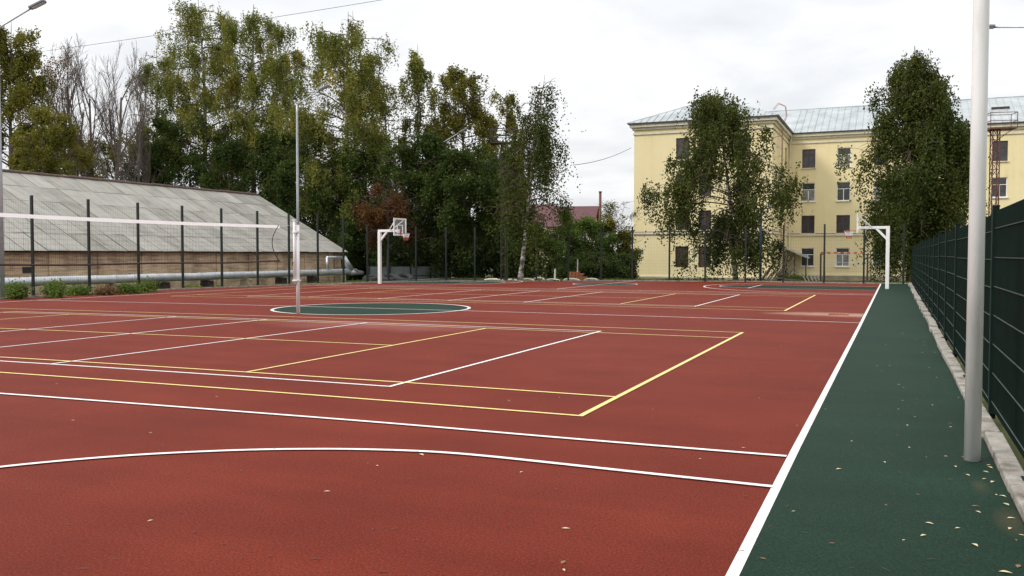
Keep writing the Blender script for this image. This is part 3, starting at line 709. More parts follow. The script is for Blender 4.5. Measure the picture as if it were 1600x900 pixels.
for k, (dx, dz, lab) in enumerate(((-.9, .0, 'black tyre lying left of the far left hoop post'), (.35, .0, 'black tyre lying just right of the far left hoop post'), (1.35, -.02, 'black tyre lying farther right of the far left hoop post'))):
    g = gz(q.x+dx, q.y); tyre((q.x+dx, q.y+.2*k, max(g+.16, -.02)), (R(12), R(8*k), 0), lab, 'black tyres behind the far left hoop', 'rubber_black', .5, .2)

# white curved border pieces at the far edge
for k, (px, wpx, lab) in enumerate(((772, 42, 'long low white curved border bar, leftmost by the lattice mast'), (800, 20, 'short white curved border bar just left of the leaning birch trunk'), (824, 26, 'white curved border bar just right of the leaning birch trunk'), (842, 22, 'tall humped white curved border bar behind the far fence'), (864, 26, 'greyish low white curved border bar among the bushes'), (893, 32, 'broad white curved border bar below the orange brick heap'), (924, 26, 'white curved border bar at the right end of the bushes'))):
    D = 60.5; q = atD(px, 437, D); wd = wpx/FPX*D; g = -.09
    t = MB(); h = (.10, .08, .12, .20, .09, .12, .13)[k]
    pts = [(wd/2*math.cos(math.pi*(1-i/12)), 0, -.12+(h+.02)*math.sin(math.pi*i/12)**.7) for i in range(13)]
    t.tube(pts, .06, 8); o = t.build('border_bar', M['trim'], None, True); o.location = (q.x, q.y, 0); o.rotation_euler = (0, 0, R(-20))
    tag(o, lab, 'garden border', 'white curved border bars at the far edge')
q = atD(902, 434, 62)
t = thing('brick_heap', 'small stack of orange bricks with an upright stick behind the far fence', 'brick heap', (q.x, q.y, gz(q.x, q.y)))
b = MB()
for j in range(5):
    for i in range(5-j//2):
        b.box((-.62+i*.26+.06*(j % 2), -.15, j*.11), (-.38+i*.26+.06*(j % 2), .15, j*.11+.1))
bevel(b.build('bricks', M['brick_rubble'], t), .01)
b = MB(); b.tube([(0, 0, 0), (.03, 0, 1.4)], .045, 8); b.build('stick', M['wood_pale'], t)
q = atD(867, 434, 61.5); b = MB(); b.tube([(0, 0, gz(q.x, q.y)-.1), (.02, 0, .7)], [.075, .06], 8); o = b.build('white_stake', M['white_paint']); o.location = (q.x, q.y, 0)
tag(o, 'short white stake standing among the bushes behind the far fence', 'stake')

# ------------------------------------------------------------------ yellow building
WL, WR, WY, MY, ZB = -7.3, 5.0, 66.2, 78.7, -1.2
EZ = 13.55
bd = thing('school_building', 'large pale yellow four storey building with grey metal hipped roof beyond the court', 'building', (WL, WY, 0))
OX, OY = WL, WY
def wall_open(mb, p0, d, nrm, width, z0, z1, ops, depth=.22):
    """wall in plane through p0 along unit d (xy), nrm outward; ops = (u0,u1,za,zb)"""
    us = sorted({0, width}|{o[0] for o in ops}|{o[1] for o in ops}); zs = sorted({z0, z1}|{o[2] for o in ops}|{o[3] for o in ops})
    P = lambda u, z, k=0: (p0[0]+d[0]*u-nrm[0]*k, p0[1]+d[1]*u-nrm[1]*k, z)
    for a, b in zip(us[:-1], us[1:]):
        for c, e in zip(zs[:-1], zs[1:]):
            if any(o[0]-1e-6 <= a and b <= o[1]+1e-6 and o[2]-1e-6 <= c and e <= o[3]+1e-6 for o in ops): continue
            mb.face(P(a, c), P(b, c), P(b, e), P(a, e))
    for (a, b, c, e) in ops:
        mb.face(P(a, c), P(a, c, depth), P(b, c, depth), P(b, c)); mb.face(P(a, e), P(b, e), P(b, e, depth), P(a, e, depth))
        mb.face(P(a, c), P(a, e), P(a, e, depth), P(a, c, depth)); mb.face(P(b, c), P(b, c, depth), P(b, e, depth), P(b, e))
def window(p0, d, nrm, u0, u1, za, zb, style):
    """style: brown, white, shutter"""
    rz = math.atan2(d[1], d[0]); W2 = u1-u0; H2 = zb-za
    loc = (p0[0]+d[0]*u0-nrm[0]*.14-OX, p0[1]+d[1]*u0-nrm[1]*.14-OY, za)
    fm = 'frame_white' if style in ('white', 'white_dark', 'white_open') else ('frame_brown' if style != 'shutter' else 'shutter')
    b = MB(); fwid = .07
    def bx(x0, x1, z0, z1, y0=-.03, y1=.04): b.box((x0, y0, z0), (x1, y1, z1))
    bx(0, W2, 0, fwid); bx(0, W2, H2-fwid, H2); bx(0, fwid, fwid, H2-fwid); bx(W2-fwid, W2, fwid, H2-fwid)
    tr = .36 if style != 'brown' else .30
    if style == 'shutter':
        bx(W2/2-.02, W2/2+.02, fwid, H2-fwid, -.025, .03)
    else:
        bx(fwid, W2-fwid, H2*(1-tr)-.03, H2*(1-tr)+.03)
        bx(W2/2-.035, W2/2+.035, fwid, H2*(1-tr)-.03)
        if style == 'brown': bx(W2/2-.03, W2/2+.03, H2*(1-tr)+.03, H2-fwid)
    wf = b.build('window', M[fm], bd); wf.location = loc; wf.rotation_euler = (0, 0, rz)
    rv = random.Random(int(u0*37)+int(za*11)).random()
    gm = {'shutter': 'shutter', 'white_dark': 'glass', 'white_open': 'glass', 'brown': 'glass' if rv < .55 else 'glass_dim', 'white': 'glass_curtain'}[style]
    g = MB(); g.box((fwid, .0, fwid), (W2-fwid, .012, H2-fwid)); g.build('pane', M[gm], wf)
    if style != 'shutter' and style != 'brown':
        g = MB(); g.box((fwid, -.012, H2*(1-tr)+.03), (W2-fwid, -.002, H2-fwid)); g.build('pane', M['glass'], wf)
    if style != 'shutter':
        s = MB(); s.box((-.08, -.26, -.09), (W2+.08, -.02, -.01)); s.build('sill', M['frame_white'] if 'white' in style else M['trim'], wf)
FL = [(0.52, 2.32), (3.78, 5.52), (6.92, 8.74), (10.22, 12.05)]
# wing front windows
def ucol(px, Y, X0): return atY(px, 400, Y).x-X0
wops = []; wst = []
for c0, c1, styles in ((1055, 1075.5, ('shutter', 'brown', 'brown', 'brown')), (1091, 1110.5, ('shutter', 'brown', 'brown', 'brown')), (1150, 1170, (None, 'brown', 'brown', 'brown'))):
    for k, s in enumerate(styles):
        if not s: continue
        u0, u1 = ucol(c0, WY, WL), ucol(c1, WY, WL); wops.append((u0, u1, FL[k][0]+(.1 if k == 1 else 0), FL[k][1]+.1)); wst.append(s)
wm = MB(); o2 = lambda p: (p[0]-OX, p[1]-OY)
wall_open(wm, o2((WL, WY)), (1, 0), (0, -1), WR-WL, ZB, EZ, wops)
for o, s in zip(wops, wst): window((WL, WY), (1, 0), (0, -1), *o, s)
# wing right side wall (one column of narrow windows near the inner corner)
sops = [(MY-WY-2.6, MY-WY-1.3, a, b) for a, b in FL[1:]]
wall_open(wm, o2((WR, WY)), (0, 1), (1, 0), MY-WY, ZB, EZ, sops)
for o in sops: window((WR, WY), (0, 1), (1, 0), *o, 'brown')
# wing left side wall, back
wall_open(wm, o2((WL, WY+26)), (0, -1), (-1, 0), 26, ZB, EZ, [])
wall_open(wm, o2((60, WY+26)), (-1, 0), (0, 1), 60-WL, ZB, EZ, [])
# main front
mops = []; mst = []
cA = atY(1263, 300, MY).x-WR; cB = atY(1318, 300, MY).x-WR; spc = (cB-cA); ww = .62
table = {0: ('white_dark', 'brown', 'white', 'brown'), 1: ('white', 'brown', 'white_dark', 'white'), 2: ('white', 'brown', 'white', 'brown')}
k = 0
DXc = atY(1561.5, 300, MY).x-WR
ncol = round((DXc-cA)/spc); spc2 = (DXc-cB)/(ncol-1)
cols = [cA, cB]+[cB+spc2*i for i in range(1, 14)]
for i, c in enumerate(cols):
    st = table.get(i, (('white', 'white_dark', 'brown', 'white')[i % 4], 'brown', 'white_dark' if i % 2 else 'white', 'brown'))
    for j, s in enumerate(st): mops.append((c-ww, c+ww, *FL[j])); mst.append(s)
wall_open(wm, o2((WR, MY)), (1, 0), (0, -1), 60-WR, ZB, EZ, mops)
for o, s in zip(mops, mst): window((WR, MY), (1, 0), (0, -1), *o, s)
wall_open(wm, o2((60, MY)), (0, 1), (1, 0), WY+26-MY, ZB, EZ, [])
wm.build('wall', M['plaster'], bd)
# mouldings follow the facade outline (local coords)
A = (0, 0); B_ = (WR-WL, 0); C_ = (WR-WL, MY-WY); D_ = (60-WL, MY-WY)
def band(name, z0, z1, out, mt, inn=-.0):
    b = MB()
    b.box((-out, -out, z0), (B_[0]+out, inn-.001, z1)); b.box((B_[0]+.001, 0, z0+.002), (B_[0]+out, C_[1]-out, z1-.002)); b.box((B_[0]+.001, C_[1]-out, z0), (D_[0]+out, C_[1]-.001, z1)); b.box((-out, -.001, z0+.001), (-.001, 26, z1-.001))
    return b.build(name, M[mt], bd)
band('plinth', ZB, -.42, .10, 'plinth'); band('plinth_ledge', -.42, -.30, .13, 'trim')
band('string_course', 3.52, 3.70, .12, 'trim'); band('string_course', 3.702, 3.76, .06, 'frame_brown')
band('cornice_moulding', 12.62, 12.78, .10, 'trim'); band('cornice', 13.05, 13.28, .16, 'trim'); band('cornice', 13.282, 13.55, .36, 'trim'); band('gutter', 13.552, 13.66, .52, 'dark_zinc') if False else None
M['gutter'] = mat('dark_gutter', (0.10, 0.085, 0.08), rough=.6)
band('gutter', 13.552, 13.64, .50, 'gutter')
# roof
RZ = 16.55; e = .55; ZE = 13.66
wl, wr = -e, B_[0]+e; xm = (wl+wr)/2; hy = e*-1; hw_ = (wr-wl)/2
my0 = C_[1]-e; my1 = 26+e; ym = (my0+my1)/2; RM = 17.0
b = MB()
b.face((wl, hy, ZE), (wr, hy, ZE), (xm, hy+hw_, RZ))
b.face((wl, my1, ZE), (wl, hy, ZE), (xm, hy+hw_, RZ), (xm, my1-hw_, RZ))
b.face((wr, hy, ZE), (wr, my0+4, ZE), (xm, my0+hw_+4, RZ), (xm, hy+hw_, RZ))
b.face((wr-2.5, my0, ZE), (D_[0]+e, my0, ZE), (D_[0]+e-6, ym, RM), (xm+1, ym, RM)) 
b.face((wr, my0, ZE+.001), (D_[0]+e, my0, ZE+.001), (D_[0]+e, my0, ZE-.02), (wr, my0, ZE-.02))
b.face((D_[0]+e, my1, ZE), (xm, my1, ZE), (xm+1, ym, RM), (D_[0]+e-6, ym, RM)); b.face((D_[0]+e, my0, ZE), (D_[0]+e, my1, ZE), (D_[0]+e-6, ym, RM))
# standing seams
def seams(bl, p00, p01, p10, p11, n):
    p00, p01, p10, p11 = map(Vector, (p00, p01, p10, p11))
    for i in range(1, n):
        a = p00.lerp(p01, i/n); c = p10.lerp(p11, i/n)
        if (a-c).length > .3: bl.sq(a+Vector((0, 0, .02)), c+Vector((0, 0, .02)), .035, .06)
rf = b.build('roof', M['zinc'], bd)
b = MB(); n = 22
for i in range(1, n):
    x = wl+(wr-wl)*i/n; dd = min(x-wl, wr-x); b.sq((x, hy, ZE+.02), (x, hy+dd, ZE+(RZ-ZE)*dd/hw_+.02), .035, .06)
for i in range(1, 20):
    y = hy+i*.62; dd = min(y-hy, hw_); b.sq((wr, y, ZE+.02), (wr-dd, y, ZE+(RZ-ZE)*dd/hw_+.02), .035, .06)
ns = 88
for i in range(0, ns):
    x = wr+(D_[0]+e-wr)*i/ns; rx = x
    if x > D_[0]+e-6: break
    b.sq((x, my0, ZE+.02), (rx, ym, RM+.02), .035, .06)
b.tube([(xm, hy+hw_, RZ), (xm, my1-hw_, RZ)], .07, 6); b.tube([(xm+1, ym, RM), (D_[0]+e-6, ym, RM)], .07, 6)
b.tube([(wl, hy, ZE), (xm, hy+hw_, RZ)], .05, 6); b.tube([(wr, hy, ZE), (xm, hy+hw_, RZ)], .05, 6)
b.build('seams', M['zinc'], rf)
q = atY(1563, 171, MY+3.5); b = MB(); b.box((q.x-OX-.75, q.y-OY-.3, q.z-.35), (q.x-OX+.75, q.y-OY+.5, q.z+.22)); b.build('roof_vent', M['dark_steel'], rf)
# fire ladder on the wing side wall
ly = atX(1221, 300, WR+.3).y
b = MB(); lx = B_[0]+.32; l0, l1 = ly-OY-.3, ly-OY+.3
for yy in (l0, l1):
    b.tube([(lx, yy, 1.5), (lx, yy, 13.4), (lx+.35, yy, 14.2), (lx+.25, yy, 15.1), (lx-.35, yy, 15.4), (lx-.8, yy, 14.9)], .03, 6)
for k in range(36): b.tube([(lx, l0, 1.6+.34*k), (lx, l1, 1.6+.34*k)], .015, 5)
for k in range(6): b.tube([(B_[0], l0, 2.2+2.1*k), (lx, l0, 2.2+2.1*k)], .02, 5)
M['pinkrust'] = mat('faded_rust_paint', (0.34, 0.20, 0.16), rough=.7, var=.3)
b.build('fire_ladder', M['pinkrust'], bd)
b = MB(); dy = C_[1]-.25; b.tube([(B_[0]+.2, dy, ZB), (B_[0]+.2, dy, 12.6), (B_[0]+.35, dy, 13.5)], .07, 8); b.build('downpipe', M['trim'], bd)
# entrance canopy at the inner corner
cv = thing('entrance_canopy', 'small lean-to canopy on thin posts at the inner corner of the yellow building', 'canopy', (WR, MY, 0))
CYY = MY
c0 = atY(1230, 389, MY-2.4); c1 = atY(1262, 402, MY-2.4)
b = MB(); x0, x1 = .15, c1.x-WR; z0_, z1_ = c0.z+.1, c1.z
for yy0, yy1 in ((-2.6, -.05),):
    b.face((x0, yy0, z0_), (x1, yy0, z1_), (x1, yy1, z1_), (x0, yy1, z0_)); b.face((x0, yy0, z0_-.12), (x0, yy1, z0_-.12), (x1, yy1, z1_-.12), (x1, yy0, z1_-.12)); b.face((x0, yy0, z0_-.12), (x1, yy0, z1_-.12), (x1, yy0, z1_), (x0, yy0, z0_)); b.face((x1, yy0, z1_-.12), (x1, yy1, z1_-.12), (x1, yy1, z1_), (x1, yy0, z1_))
b.build('roof', M['galv'], cv)
for xx, zz in ((.25, z0_), (.95, z0_-(z0_-z1_)*.35), (x1-.15, z1_)):
    b = MB(); b.box((xx-.045, -2.5, -1), (xx+.045, -2.41, zz-.15)); b.build('post', M['dark_steel'], cv)
b = MB(); b.box((.12, -2.35, -1), (.2, -1.0, z0_-.3)); b.build('side_board', M['trim'], cv)
b = MB(); b.box((-0.0+.02, -3.2, -1.1), (3.3, -.05, -.55)); b.box((.02, -3.6, -1.1), (3.5, -3.2, -.8)); b.build('step', M['concrete'], cv)
# blue plate
q = atY(1000, 392, WY-.05)
t = thing('street_sign', 'small dark blue plate on the corner wall of the yellow building', 'sign', (q.x, WY-.03, q.z))
b = MB(); b.box((-.42, -.02, -.14), (.28, .01, .14)); bevel(b.build('plate', M['blue_steel'], t), .01)
b = MB(); b.box((-.36, -.024, -.1), (.22, -.021, -.085)); b.box((-.36, -.024, .085), (.22, -.021, .1)); b.build('border', M['white_paint'], t)

# ------------------------------------------------------------------ junk beside the building
t = thing('board_pile', 'heap of old boards leaning in the corner by the entrance canopy', 'board pile', (*atD(1220, 437, 62).xy, -.55))
rr = random.Random(4); b = MB()
for k in range(16):
    x = -.9+k*.12+rr.uniform(-.05, .05); b.sq((x-.7, rr.uniform(-.3, .3), 0), (x+.25, .4, 1.5+rr.uniform(-.5, .7)), .14, .04)
b.build('boards', M['wood_old'], t)
b = MB(); b.sq((-.95, -.4, 0), (-.15, -.3, 1.5), .1, .05); b.sq((-1.3, -.4, .0), (-.6, -.3, .95), .1, .05); b.build('pale_board', M['wood_pale'], t)
t = thing('plank_heap', 'low heap of pale planks lying by the left post of the handball goal', 'plank heap', (*atD(1262, 437, 60).xy, -.55))
b = MB()
for k in range(14):
    b.sq((rr.uniform(-2.4, -.6), rr.uniform(-.4, .4), .3+rr.uniform(0, .5)), (rr.uniform(.2, 1.2), rr.uniform(-.3, .3), .3+rr.uniform(-.1, .3)), .12, .04)
b.build('flat_planks', M['wood_old'], t)
b = MB()
for k in range(5): b.sq((.15+.2*k, -.5, -.02), (-.3+.24*k, -.2, .85), .06, .04)
b.build('leaning_planks', M['wood_pale'], t)

# ------------------------------------------------------------------ handball goal
ga, gb = atD(1282, 440, 58), atD(1355, 440, 56.4)
Lg = (gb.xy-ga.xy).length
t = thing('handball_goal', 'handball goal with a red and white striped crossbar behind the far court edge', 'goal', (ga.x, ga.y, 0), math.atan2(gb.y-ga.y, gb.x-ga.x))
zt3 = atD(1300, 396.5, 57.5).z; zg = -.35
for x in (0, Lg):
    b = MB(); b.box((x-.045, -.045, zg), (x+.045, .045, zt3)); b.build('post', M['dark_steel'], t)
    b = MB(); b.tube([(x, 0, zt3-.05), (x, .9, zt3-.05), (x, 1.1, zg)], .03, 6); b.build('back_stay', M['dark_steel'], t)
b = MB(); b.mi = 0; ns = 14
for k in range(ns):
    b.mi = k % 2; b.box((Lg*k/ns, -.05, zt3), (Lg*(k+1)/ns, .05, zt3+.11))
M['goal_red'] = mat('goal_red_paint', (.36, .07, .04), rough=.6); M['goal_pale'] = mat('goal_worn_white', (.5, .38, .24), rough=.7, var=.2)
b.build('crossbar', [M['goal_red'], M['goal_pale']], t)
b = MB(); b.tube([(0, 0, zt3-.55), (Lg, 0, zt3-.55)], .012, 5); b.build('rail', M['galv'], t)

# ------------------------------------------------------------------ lattice masts
def mast(name, label, p, z0, zf, zr, wd, dep, plat, mt, rz=0):
    t = thing('lattice_mast', label, 'lattice mast', (p.x, p.y, 0), rz)
    b = MB(); L4 = [(-wd/2, -dep/2), (wd/2, -dep/2), (wd/2, dep/2), (-wd/2, dep/2)]
    for x, y in L4: b.sq((x, y, z0), (x, y, zf), .07)
    b.build('legs', M[mt], t)
    b = MB(); n = int((zf-z0)/.75)
    for k in range(n):
        za, zb2 = z0+(zf-z0)*k/n, z0+(zf-z0)*(k+1)/n
        for i in range(4):
            a, c = L4[i], L4[(i+1) % 4]
            if k % 2: a, c = c, a
            b.sq((*a, za), (*c, zb2), .035); b.sq((*a, zb2), (*c, zb2), .035)
    b.build('bracing', M[mt], t)
    x0, x1, y0, y1 = plat
    b = MB(); b.box((x0, y0, zf), (x1, y1, zf+.08))
    for xx in (x0, x1): b.sq((0, 0, zf-.9), (xx*.9, 0, zf), .05)
    b.build('platform', M[mt], t)
    b = MB()
    for x, y in ((x0, y0), (x1, y0), (x1, y1), (x0, y1)): b.sq((x, y, zf), (x, y, zr), .045)
    for z in (zr, (zf+zr)/2):
        for a, c in (((x0, y0), (x1, y0)), ((x1, y0), (x1, y1)), ((x1, y1), (x0, y1)), ((x0, y1), (x0, y0))): b.sq((*a, z), (*c, z), .045)
    b.build('railing', M[mt], t); return t
p = atD(788, 440, 60); zf = atD(788, 226, 60).z
mast('', 'dark lattice mast with a railed platform rising among the birches', p, gz(p.x, p.y), zf, zf+.95, .42, .42, (-.9, .75, -.5, .5), 'dark_steel', R(20))
p = atD(1551, 400, 70); zf = atD(1551, 204, 70).z
mast('', 'rusty red lattice mast with a railed basket behind the thick pale pole', p, gz(p.x, p.y), zf, zf+1.25, .5, .6, (-.55, 1.35, -.7, .7), 'rust', R(12))
p = atD(1188, 440, 58.2)
t = thing('floodlight_pole', 'blue steel pole with two small floodlights in front of the building birch', 'floodlight', (p.x, p.y, 0))
zt4 = atD(1188, 324, 58.2).z
b = MB(); b.tube([(0, 0, gz(p.x, p.y)), (0, 0, zt4)], [.085, .06], 10); b.build('pole', M['blue_steel'], t, True)
b = MB(); b.sq((-.55, 0, zt4-.1), (.6, 0, zt4-.1), .06); b.build('crossarm', M['blue_steel'], t)
for sx in (-.5, .55):
    b = MB(); b.box((sx-.13, -.10, zt4-.04), (sx+.13, .06, zt4+.12), Matrix.Rotation(R(-25), 3, 'X'), (sx, 0, zt4)); bevel(b.build('floodlight', M['galv'], t), .03)

# ------------------------------------------------------------------ chimney post, far house
p = atD(937.5, 400, 96); zt5 = atD(937, 301, 96).z
t = thing('chimney_pipe', 'lone brown vertical chimney pipe rising above the bushes left of the building', 'chimney', (p.x, p.y, 0))
b = MB(); b.tube([(0, 0, -1), (0, 0, zt5)], .14, 12); b.build('pipe', M['rust'], t, True)
b = MB(); b.tube([(0, 0, zt5), (0, 0, zt5+.12)], .17, 12); b.build('rim', M['dark_steel'], t, True)
def house(pxc, D, wpx, zeave_py, ridge_py, label, name='house', wm_='house_cream', rz=0.2):
    p = atD(pxc, 400, D); W3 = wpx/FPX*D; ez_ = atD(pxc, zeave_py, D).z; rz2 = atD(pxc, ridge_py, D).z; dep = 9
    t = thing(name, label, 'house', (p.x, p.y, 0), rz)
    b = MB(); b.box((-W3/2, 0, -1.2), (W3/2, dep, ez_))
    b.face((-W3/2, .0, ez_+.001), (-W3/2, dep, ez_+.001), (-W3/2, dep/2, rz2-.15)); b.face((W3/2, 0, ez_+.001), (W3/2, dep/2, rz2-.15), (W3/2, dep, ez_+.001)); b.build('wall', M[wm_], t)
    b = MB(); s = .5
    for (ya, yb) in ((-.5, dep/2), (dep+.5, dep/2)):
        zl = ez_-.3
        b.face((-W3/2-s, ya, zl), (W3/2+s, ya, zl), (W3/2+s, yb, rz2), (-W3/2-s, yb, rz2)); b.face((-W3/2-s, ya, zl+.12), (-W3/2-s, yb, rz2+.12), (W3/2+s, yb, rz2+.12), (W3/2+s, ya, zl+.12))
    b.build('roof', M['house_red'], t)
    for k in range(3):
        x = -W3/2+W3*(k+.5)/3; b = MB(); b.box((x-.5, -.03, ez_-2.6), (x+.5, .02, ez_-1.1)); wdw = b.build('window', M['frame_white'], t)
        b = MB(); b.box((x-.42, -.05, ez_-2.52), (x-.03, -.032, ez_-1.18)); b.box((x+.03, -.05, ez_-2.52), (x+.42, -.032, ez_-1.18)); b.build('pane', M['glass'], wdw)
house(888, 112, 70, 352, 321, 'cream house with a dark red roof seen behind the leaning birch')
house(822, 125, 62, 346, 318, 'farther cream house with a red roof half hidden by the leaning birch and mast')

# ------------------------------------------------------------------ trees
def mesh_np(name, V, F4, mat_, parent, tint=None, smooth=False):
    me = bpy.data.meshes.new(name); nv, nf = len(V), len(F4)
    me.vertices.add(nv); me.vertices.foreach_set('co', np.asarray(V, np.float32).ravel())
    me.loops.add(nf*4); me.loops.foreach_set('vertex_index', np.asarray(F4, np.int32).ravel())
    me.polygons.add(nf); me.polygons.foreach_set('loop_start', np.arange(0, nf*4, 4, dtype=np.int32)); me.polygons.foreach_set('loop_total', np.full(nf, 4, np.int32))
    me.materials.append(mat_)
    if tint is not None:
        a = me.attributes.new('tint', 'FLOAT', 'POINT'); a.data.foreach_set('value', np.asarray(tint, np.float32))
    me.update(); me.validate()
    o = bpy.data.objects.new(name, me); COL.objects.link(o); o.parent = parent; return o
def leaves(rs, P, size, droop, tint0=None):
    """P (n,3) -> rhombus leaves"""
    n = len(P); d = rs.normal(size=(n, 3)); d[:, 2] = d[:, 2]*(1-droop)-droop*1.6
    d /= np.linalg.norm(d, axis=1)[:, None]+1e-9
    q = rs.normal(size=(n, 3)); s = np.cross(d, q); s /= np.linalg.norm(s, axis=1)[:, None]+1e-9
    L = size*rs.uniform(.6, 1.4, (n, 1)); Wd = L*(.40-.12*max(0, droop-.5))
    V = np.stack([P, P+d*L*.5+s*Wd, P+d*L, P+d*L*.5-s*Wd], 1).reshape(-1, 3)
    F = np.arange(n*4).reshape(-1, 4); t = rs.uniform(0, 1, n) if tint0 is None else np.clip(tint0+rs.normal(0, .09, n), 0, 1)
    return V, F, np.repeat(t, 4)
def tubes_np(segs, n=5):
    """segs list of (pts(k,3), radii(k))"""
    V = []; F = []; base = 0
    for P, r in segs:
        P = np.asarray(P); k = len(P); T = np.gradient(P, axis=0); T /= np.linalg.norm(T, axis=1)[:, None]+1e-9
        ref = np.array([0, 0, 1.0]) if abs(T[0, 2]) < .9 else np.array([1.0, 0, 0])
        u = np.cross(T, ref); u /= np.linalg.norm(u, axis=1)[:, None]+1e-9; v = np.cross(T, u)
        a = np.arange(n)*2*math.pi/n
        ringv = P[:, None]+(u[:, None]*np.cos(a)[None, :, None]+v[:, None]*np.sin(a)[None, :, None])*np.asarray(r)[:, None, None]
        V.append(ringv.reshape(-1, 3))
        for i in range(k-1):
            j = np.arange(n); F.append(np.stack([base+i*n+j, base+i*n+(j+1) % n, base+(i+1)*n+(j+1) % n, base+(i+1)*n+j], 1))
        base += k*n
    return np.concatenate(V), np.concatenate(F)

def profile(kind, t):
    if isinstance(kind, (list, tuple)): return float(np.interp(t, [q[0] for q in kind], [q[1] for q in kind]))*1.1
    if kind == 'birch': return 1.22*math.sin(math.pi*(.2+.715*t))**.62
    if kind == 'column': return max(.15, (1-t)**.45*min(1, .55+t*2.5))
    if kind == 'dome': return 1.2*max(.35, math.sqrt(max(0, 1-(t*1.02-.3)**2/.6)))
    if kind == 'cone': return max(.08, (1-t)**.7)
    return 1
def tree(name, label, px, D, top, hw, cb, kind='birch', leaf='leaf_birch', bark='birch_bark', nl=16000, lsz=.17, droop=.5, strand=1.0, seed=1, lean=0, nb=34, base=None, up_=.75, group='trees beyond the court', cat='tree', trunks=1, gap=.0, zscale=1.0, trunk_r=None, clump=.55, squash=1.0, kname=None):
    rs = np.random.RandomState(seed)
    p = base if base is not None else atD(px, 400, D); g = gz(p.x, p.y)
    H = atD(px, top, D).z-g; hwm = hw/FPX*D; cb_h = max(.3, atD(px, cb, D).z-g)
    t = thing(name, label, cat, (p.x, p.y, g), 0, group)
    segs = []; anchors = []; aw = []
    camdir = np.array([rt.x, rt.y, 0])
    leanv = camdir*lean
    r0 = trunk_r or H*.0135
    def tp(f, off, wob):   # trunk position
        return np.array([0, 0, H*f*.88])+leanv*f+off*f+np.array([math.sin(f*5+wob), math.cos(f*4.3+wob*2), 0])*.012*H*f**.5*(1 if f > .05 else 0)
    for ti in range(trunks):
        off = np.zeros(3) if trunks == 1 else np.array([math.cos(ti*2.4+seed), math.sin(ti*2.4+seed), 0])*hwm*.45
        wob = rs.uniform(0, 6); fs = np.linspace(0, 1, 14); P = np.array([tp(f, off, wob) for f in fs]); rad = r0*(1-fs*.93)*(1 if ti == 0 else .75); rad[0] *= 1.35
        P[0, 2] -= .2
        segs.append((P, rad))
        nbi = nb//trunks
        for i in range(nbi):
            f = (i+rs.uniform(0, 1))/nbi; hf = (cb_h/H*.9)+(1-cb_h/H*.9)*f*.97
            tt = max(0, (hf*H-cb_h)/(H-cb_h)); Rr = hwm*profile(kind, tt)*rs.uniform(.72, 1.12)*(.75 if trunks > 1 else 1)
            az = i*2.399+rs.uniform(-.5, .5); e = rs.uniform(.35, .95)*up_
            st = tp(max(.04, hf-Rr*math.tan(e)*.45/H), off, wob)
            k = 7; s = np.linspace(0, 1, k); dirh = np.array([math.cos(az), math.sin(az), 0])
            zz = Rr*(math.tan(e)*s*.75-droop*.55*s**2.6)
            Pb = st+dirh*(Rr*s)[:, None]+np.array([0, 0, 1])*zz[:, None]+np.cumsum(rs.normal(0, .035*Rr, (k, 3)), 0)*s[:, None]
            rb = r0*.34*(1-hf*.6)*(1-s*.9)+.008; segs.append((Pb, rb))
            ns = 7 if Rr > 1.2 else 4
            for j in range(ns):
                sj = rs.uniform(.22, 1.0); idx = sj*(k-1); i0 = int(idx); fr = idx-i0; q = Pb[i0]*(1-fr)+Pb[min(i0+1, k-1)]*fr
                az2 = az+rs.normal(0, .9); L2 = Rr*rs.uniform(.2, .45)*(1.15-sj*.5)+.25
                d2 = np.array([math.cos(az2), math.sin(az2), rs.uniform(-.15, .7)]); m = 4; s2 = np.linspace(0, 1, m)
                P2 = q+d2*(L2*s2)[:, None]-np.array([0, 0, 1])*(droop*.5*L2*s2**2)[:, None]
                segs.append((P2, .014*(1-s2*.8)+.004)); anchors.append(P2[1:]); aw.append(np.full(m-1, 1.0))
            anchors.append(Pb[2:]); aw.append(np.full(k-2, .6))
    if nl:
        Aq = np.concatenate(anchors); Wq = np.concatenate(aw)
        keep = rs.uniform(size=len(Aq)) > gap; Aq = Aq[keep]; Wq = Wq[keep]
        per = 16; N_ = int(nl*1.9); ncl = max(12, int(N_/(per*11)*clump)); sz_ = min(1.1, .28+hwm*.16)
        ci = rs.choice(len(Aq), ncl, p=Wq/Wq.sum()); cw_ = rs.uniform(.3, 1.6, ncl)**1.5; own = rs.choice(ncl, N_//per, p=cw_/cw_.sum())
        idx = own; crad = sz_*rs.uniform(.6, 1.3, ncl)
        C = Aq[ci][own]+rs.normal(0, .42, (len(own), 3))*np.array([1, 1, .62])*crad[own][:, None]
        ctint = rs.normal(0, .2, ncl)[own]
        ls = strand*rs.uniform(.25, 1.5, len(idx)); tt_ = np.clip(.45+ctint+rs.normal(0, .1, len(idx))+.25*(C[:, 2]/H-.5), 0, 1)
        u = rs.uniform(0, 1, (len(idx), per))
        sway = rs.normal(0, .2, (len(idx), 1, 3))*np.array([1, 1, .3]); P = C[:, None, :]+sway*u[..., None]*ls[:, None, None]
        P = P-np.array([0, 0, 1])*(u*ls[:, None])[..., None]
        P = P+rs.normal(0, .07+.12*(1-min(1, strand)), P.shape)
        P = P.reshape(-1, 3); P[:, 2] = np.maximum(P[:, 2], .15)
        side = P@camdir-(P[:, 2]/H)*(leanv@camdir); kw = hwm/np.percentile(np.abs(side), 96.5); kw = min(1.35, max(.7, kw)); kz = H/np.percentile(P[:, 2], 99.8)
        SC = np.array([kw, kw, kz]); P = P*SC; segs = [(a_*SC, b_) for a_, b_ in segs]
